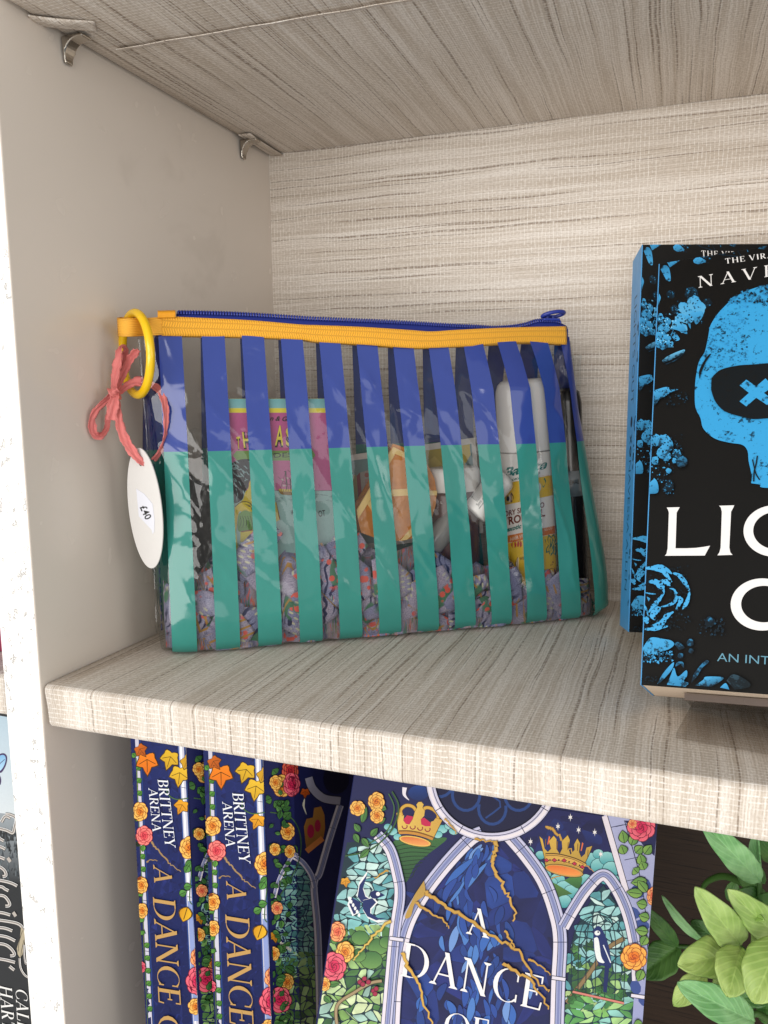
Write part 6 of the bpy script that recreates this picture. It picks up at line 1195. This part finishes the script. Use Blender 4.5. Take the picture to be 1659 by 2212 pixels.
ML = [leaf_mat('bright_leaf', '#7d9c4c', '#a2ba70'), leaf_mat('blue_green_leaf', '#5f9558', '#8dba82'), leaf_mat('shaded_leaf', '#35602a', '#557f3c'), leaf_mat('olive_leaf', '#7b9847', '#a2b768')]  # darkest green has shade put into its colour, for the leaves behind
def pleaf(base, tip, wid, y0, y1, m, cup=.25, bend=.15, roll=0.0, shape=.5):
    A = on_plane(Z8(*base), V((0, y0, 0)), V((0, -1, 0))); B = on_plane(Z8(*tip), V((0, y1, 0)), V((0, -1, 0))); d = B-A; L_ = d.length; t = d.normalized(); tow = (CAM-(A+B)/2).normalized(); s = t.cross(tow).normalized(); nrm = s.cross(t).normalized(); w = wid*.42144/1.82278*(A-CAM).dot(CF)/FPX
    s, nrm = s*math.cos(roll)+nrm*math.sin(roll), nrm*math.cos(roll)-s*math.sin(roll); ph = random.random()*9
    vs, uvs = [], []; NU, NV = 22, 12
    for i in range(NU+1):
        u = i/NU; ww = w*.5*max(0.0, math.sin(math.pi*min(1, u**(.75+.5*shape)*.985+.012)))**.58*(1+.03*math.sin(u*21+ph))
        if u < .06: ww = max(ww*.6, w*.05)
        for j in range(NV+1):
            v = 2*j/NV-1; vs.append(A+d*u+s*(ww*v)+nrm*(bend*L_*math.sin(math.pi*u)+cup*ww*(abs(v)**1.5)+.010*w*math.sin(u*17+v*4+ph)-.05*w*math.exp(-(v/.12)**2)*(u < .95))); uvs.append((u, j/NV))
    fs = [(i*(NV+1)+j, i*(NV+1)+j+1, (i+1)*(NV+1)+j+1, (i+1)*(NV+1)+j) for i in range(NU) for j in range(NV)]
    o = mesh('leaf', vs, fs, ML[m], plant, smooth=True, uvs=uvs); solid(o, .0007)
for a in [((1290, 880), (730, 300), 250, .050, .030, 1, .2, .10), ((1250, 1000), (960, 470), 150, .075, .065, 2, .3, .1), ((1290, 850), (1260, 420), 130, .060, .050, 1, .5, .05, .7), ((1330, 900), (1100, 560), 120, .085, .08, 2, .3, .1),
          ((1100, 1470), (680, 935), 300, .032, .010, 0, .22, .12), ((1480, 1420), (985, 955), 290, .040, .018, 0, .22, .12), ((1070, 1540), (520, 1660), 350, .030, .006, 3, .20, .12), ((1110, 1500), (990, 1960), 360, .020, .002, 3, .25, .16), ((1480, 1420), (1220, 2010), 420, .018, .000, 3, .22, .14),
          ((1230, 2190), (515, 1830), 310, .016, .000, 1, .22, .12), ((780, 1720), (480, 2040), 200, .040, .030, 3, .3, .2), ((1050, 1980), (1500, 1900), 200, .05, .05, 2, .2, .1), ((960, 1700), (850, 1890), 90, .03, .02, 0, .3, .1),
          ((760, 1440), (370, 1010), 90, .095, .090, 1, .35, .1, .5), ((520, 1490), (200, 1120), 150, .110, .105, 2, .3, .1), ((540, 1480), (150, 1760), 300, .115, .100, 2, .2, .1), ((900, 1430), (640, 1250), 170, .10, .10, 2, .3, .1), ((1350, 1010), (1040, 1010), 160, .06, .05, 2, .2, .1),
          ((1300, 1060), (1420, 1560), 200, .07, .06, 2, .2, .1), ((1240, 1300), (1250, 1570), 130, .035, .03, 0, .4, .1, .5), ((1130, 1240), (990, 1150), 110, .05, .045, 1, .3, .1), ((1250, 1960), (850, 1990), 260, .06, .05, 2, .2, .1), ((1260, 2050), (1500, 2100), 240, .05, .04, 2, .2, .1), ((1300, 1200), (1520, 1000), 260, .06, .05, 2, .2, .1), ((1060, 870), (1000, 1060), 120, .08, .08, 2, .2, .1), ((1400, 700), (1330, 430), 170, .09, .08, 2, .2, .1), ((1420, 1650), (1560, 2150), 320, .03, .02, 0, .2, .1), ((1180, 1180), (1330, 1240), 90, .03, .02, 0, .2, .1)]: pleaf(*a)
def z8p(q, y): return on_plane(Z8(*q), V((0, y, 0)), V((0, -1, 0)))
M_stem = plain('green_stem', '#33591f', .5)
for pts in ([(1700, 2600, .06), (1500, 2000, .06), (1320, 1400, .055), (1280, 860, .055)], [(1700, 2600, .06), (1450, 2000, .05), (1250, 1650, .04), (1090, 1480, .034)], [(1690, 2600, .06), (1500, 2300, .04), (1280, 2120, .02), (1180, 2160, .016)], [(1690, 2600, .08), (1300, 1900, .10), (800, 1540, .11), (500, 1485, .112)], [(1150, 900, .07), (950, 830, .08), (800, 880, .09), (740, 960, .095)], [(1500, 2300, .05), (1440, 1800, .03), (1400, 1500, .03), (1360, 1300, .03)]):
    P3 = spline([z8p(p[:2], p[2]) for p in pts], 8); mesh('stem', *tube(P3, lambda t: .0016*(1-.5*t)+.0003, 7), M_stem, plant, smooth=True)
pc = V((.4130, .060, -.30)); mesh('pot', *lathe([(0, 0), (.032, 0), (.035, .003), (.043, .086), (.0445, .088), (.0445, .0955), (.0425, .097), (.040, .0955), (.039, .086), (0, .082)], pc, (0, 0, 1), 48), plain('cream_pot', '#e2d6c0', .5, .4, 0, .04), plant, smooth=True)
# ------------------------------------------------------------------ neighbouring bay at the left
ZL = zoomer(0, 3200, 300, 798); ZL2 = zoomer(0, 2300, 600, 766)
def fantasy_book():
    x0, x1, YB, zt = -.150, -PT-.0012, .006, -.0215
    bk = thing('fantasy_book', 'black and silver fantasy book standing in the bay left of the white panel', 'book', ((x0+x1)/2, .05, -.27))
    cov = plain('black_misty_cover', '#1d1f22', .42, .4, 0, .25, 60)
    for nm, ya, yb in (('front_cover', YB, YB+.0022), ('back_cover', YB+.034, YB+.036)): mesh(nm, *box((x0, ya, -.26), (x1-x0, 0, 0), (0, yb-ya, 0), (0, 0, zt+.26)), cov, bk)
    mesh('page_block', *box((x0+.002, YB+.0023, -.258), (x1-x0-.004, 0, 0), (0, .0316, 0), (0, 0, zt+.256)), M_pages, bk)
    a = Art(flat(V((0, YB-.00004, 0)), V((0, -1, 0))), ZL2)
    a.quad((-120, 640), (60, 672), (80, 1160), (-100, 1140), '#b4cad8', '#d6dee2', 1, 6); a.quad((-100, 1140), (90, 1160), (110, 1500), (-80, 1500), '#9aa2a8', '#25282b', 1, 6)
    for k in range(46): x = random.uniform(-20, 110); y = 1245+abs(random.gauss(0, 60)); a.poly([(x, y-random.uniform(8, 40)), (x+7, y+10), (x-7, y+10)], random.choice(('#1c1f22', '#2a2e32', '#3a4046')))
    for k in range(60): x = random.uniform(-20, 130); y = random.uniform(1300, 1470); a.stroke([(x, y), (x+random.uniform(-8, 8), y+random.uniform(8, 30))], 4, random.choice(('#4b545a', '#6a7479', '#2a2e32')))
    a.poly(sp([(-30, 900), (-10, 860), (20, 850), (36, 870), (30, 910), (10, 945), (-5, 950), (6, 980), (0, 1010), (-30, 990)], 5), '#3f2a5e'); a.poly(sp([(-30, 905), (-8, 868), (18, 858), (30, 874), (24, 906), (4, 936), (-30, 950)], 5), '#7fb6df', '#b9dcf2'); a.stroke([(-20, 920), (25, 880)], 3, '#3f2a5e')
    a.z = ZL
    def blk(path, w): P = sp(path, 5); a.stroke(P, w+9, '#f2f0ee', -3); a.stroke(P, w+3, '#34302e'); a.stroke(P, w*.75, '#a89f98'); a.stroke(P, w*.22, '#e9e4df', w*.18)
    # blackletter title reading down the cover (upper parts of the letters are in view)
    for P in ([(-90, 150), (60, 185), (135, 215), (160, 150), (175, 60), (120, 20), (60, 10)], [(20, 100), (60, 40), (110, 60)], [(-120, 270), (-20, 270), (40, 300)], [(-120, 360), (0, 360), (55, 385)], [(-120, 440), (0, 470), (50, 490)], [(-120, 560), (-30, 560), (40, 600), (60, 650), (30, 660)], [(-150, 690), (20, 715), (120, 740), (180, 770)], [(-60, 770), (20, 780), (50, 800), (90, 820)], [(-120, 870), (20, 870), (70, 900), (100, 960), (60, 970)], [(-120, 1040), (20, 1050), (110, 1075)], [(-150, 1110), (80, 1140), (200, 1170), (250, 1230)], [(-120, 1200), (40, 1210), (130, 1240)], [(-100, 1280), (60, 1300), (160, 1345)], [(-100, 1370), (40, 1380), (110, 1420), (150, 1480), (110, 1490)], [(-120, 1520), (40, 1540), (160, 1570)], [(100, 1610), (150, 1650)]): blk(P, 26)
    for c in ((98, 492), (155, 1062)): a.poly([(c[0]-26, c[1]-12), (c[0], c[1]-34), (c[0]+28, c[1]+10), (c[0]+2, c[1]+30)], '#b9b0a8')
    a.poly([(225, 1190), (260, 1240), (262, 1340), (240, 1480), (215, 1520), (190, 1480), (180, 1420), (215, 1300)], '#b5a88c'); a.stroke(sp([(240, 1230), (205, 1350), (195, 1450)], 4), 6, '#3a342c'); a.stroke(sp([(255, 1330), (230, 1440), (222, 1510)], 4), 6, '#3a342c'); blk([(205, 1520), (215, 1620), (260, 1700), (320, 1735)], 14); blk([(250, 1380), (255, 1500), (270, 1580), (290, 1570)], 9)
    a.serif('CALLIE', (165, 1835), (200, 2420), (290, 1835+20), '#f1efec', .10, 1.05, .12); a.serif('HART', (0, 1800), (35, 2260), (128, 1815), '#f1efec', .10, 1.05, .12)
    a.build('cover_art', bk, M_gloss, clip=[((x0, 0, 0), V((-1, 0, 0))), ((x1, 0, 0), V((1, 0, 0))), ((0, 0, zt), ZZ), ((0, 0, -.26), -ZZ)])
fantasy_book()
pb = thing('purple_book', 'purple and crimson book edge just visible above the shelf in the left bay', 'book', (-.06, .05, .0026))
mesh('cover', *box((-.120, .030, .0026), (.0925, 0, 0), (0, .003, 0), (0, 0, .16)), plain('crimson_cover', '#8c1f45', .4), pb); mesh('upper_panel', *box((-.119, .0296, .024), (.0910, 0, 0), (0, .0004, 0), (0, 0, .13)), plain('purple_cover', '#3d2a86', .4), pb); mesh('page_block', *box((-.119, .0331, .004), (.091, 0, 0), (0, .02, 0), (0, 0, .157)), M_pages, pb)
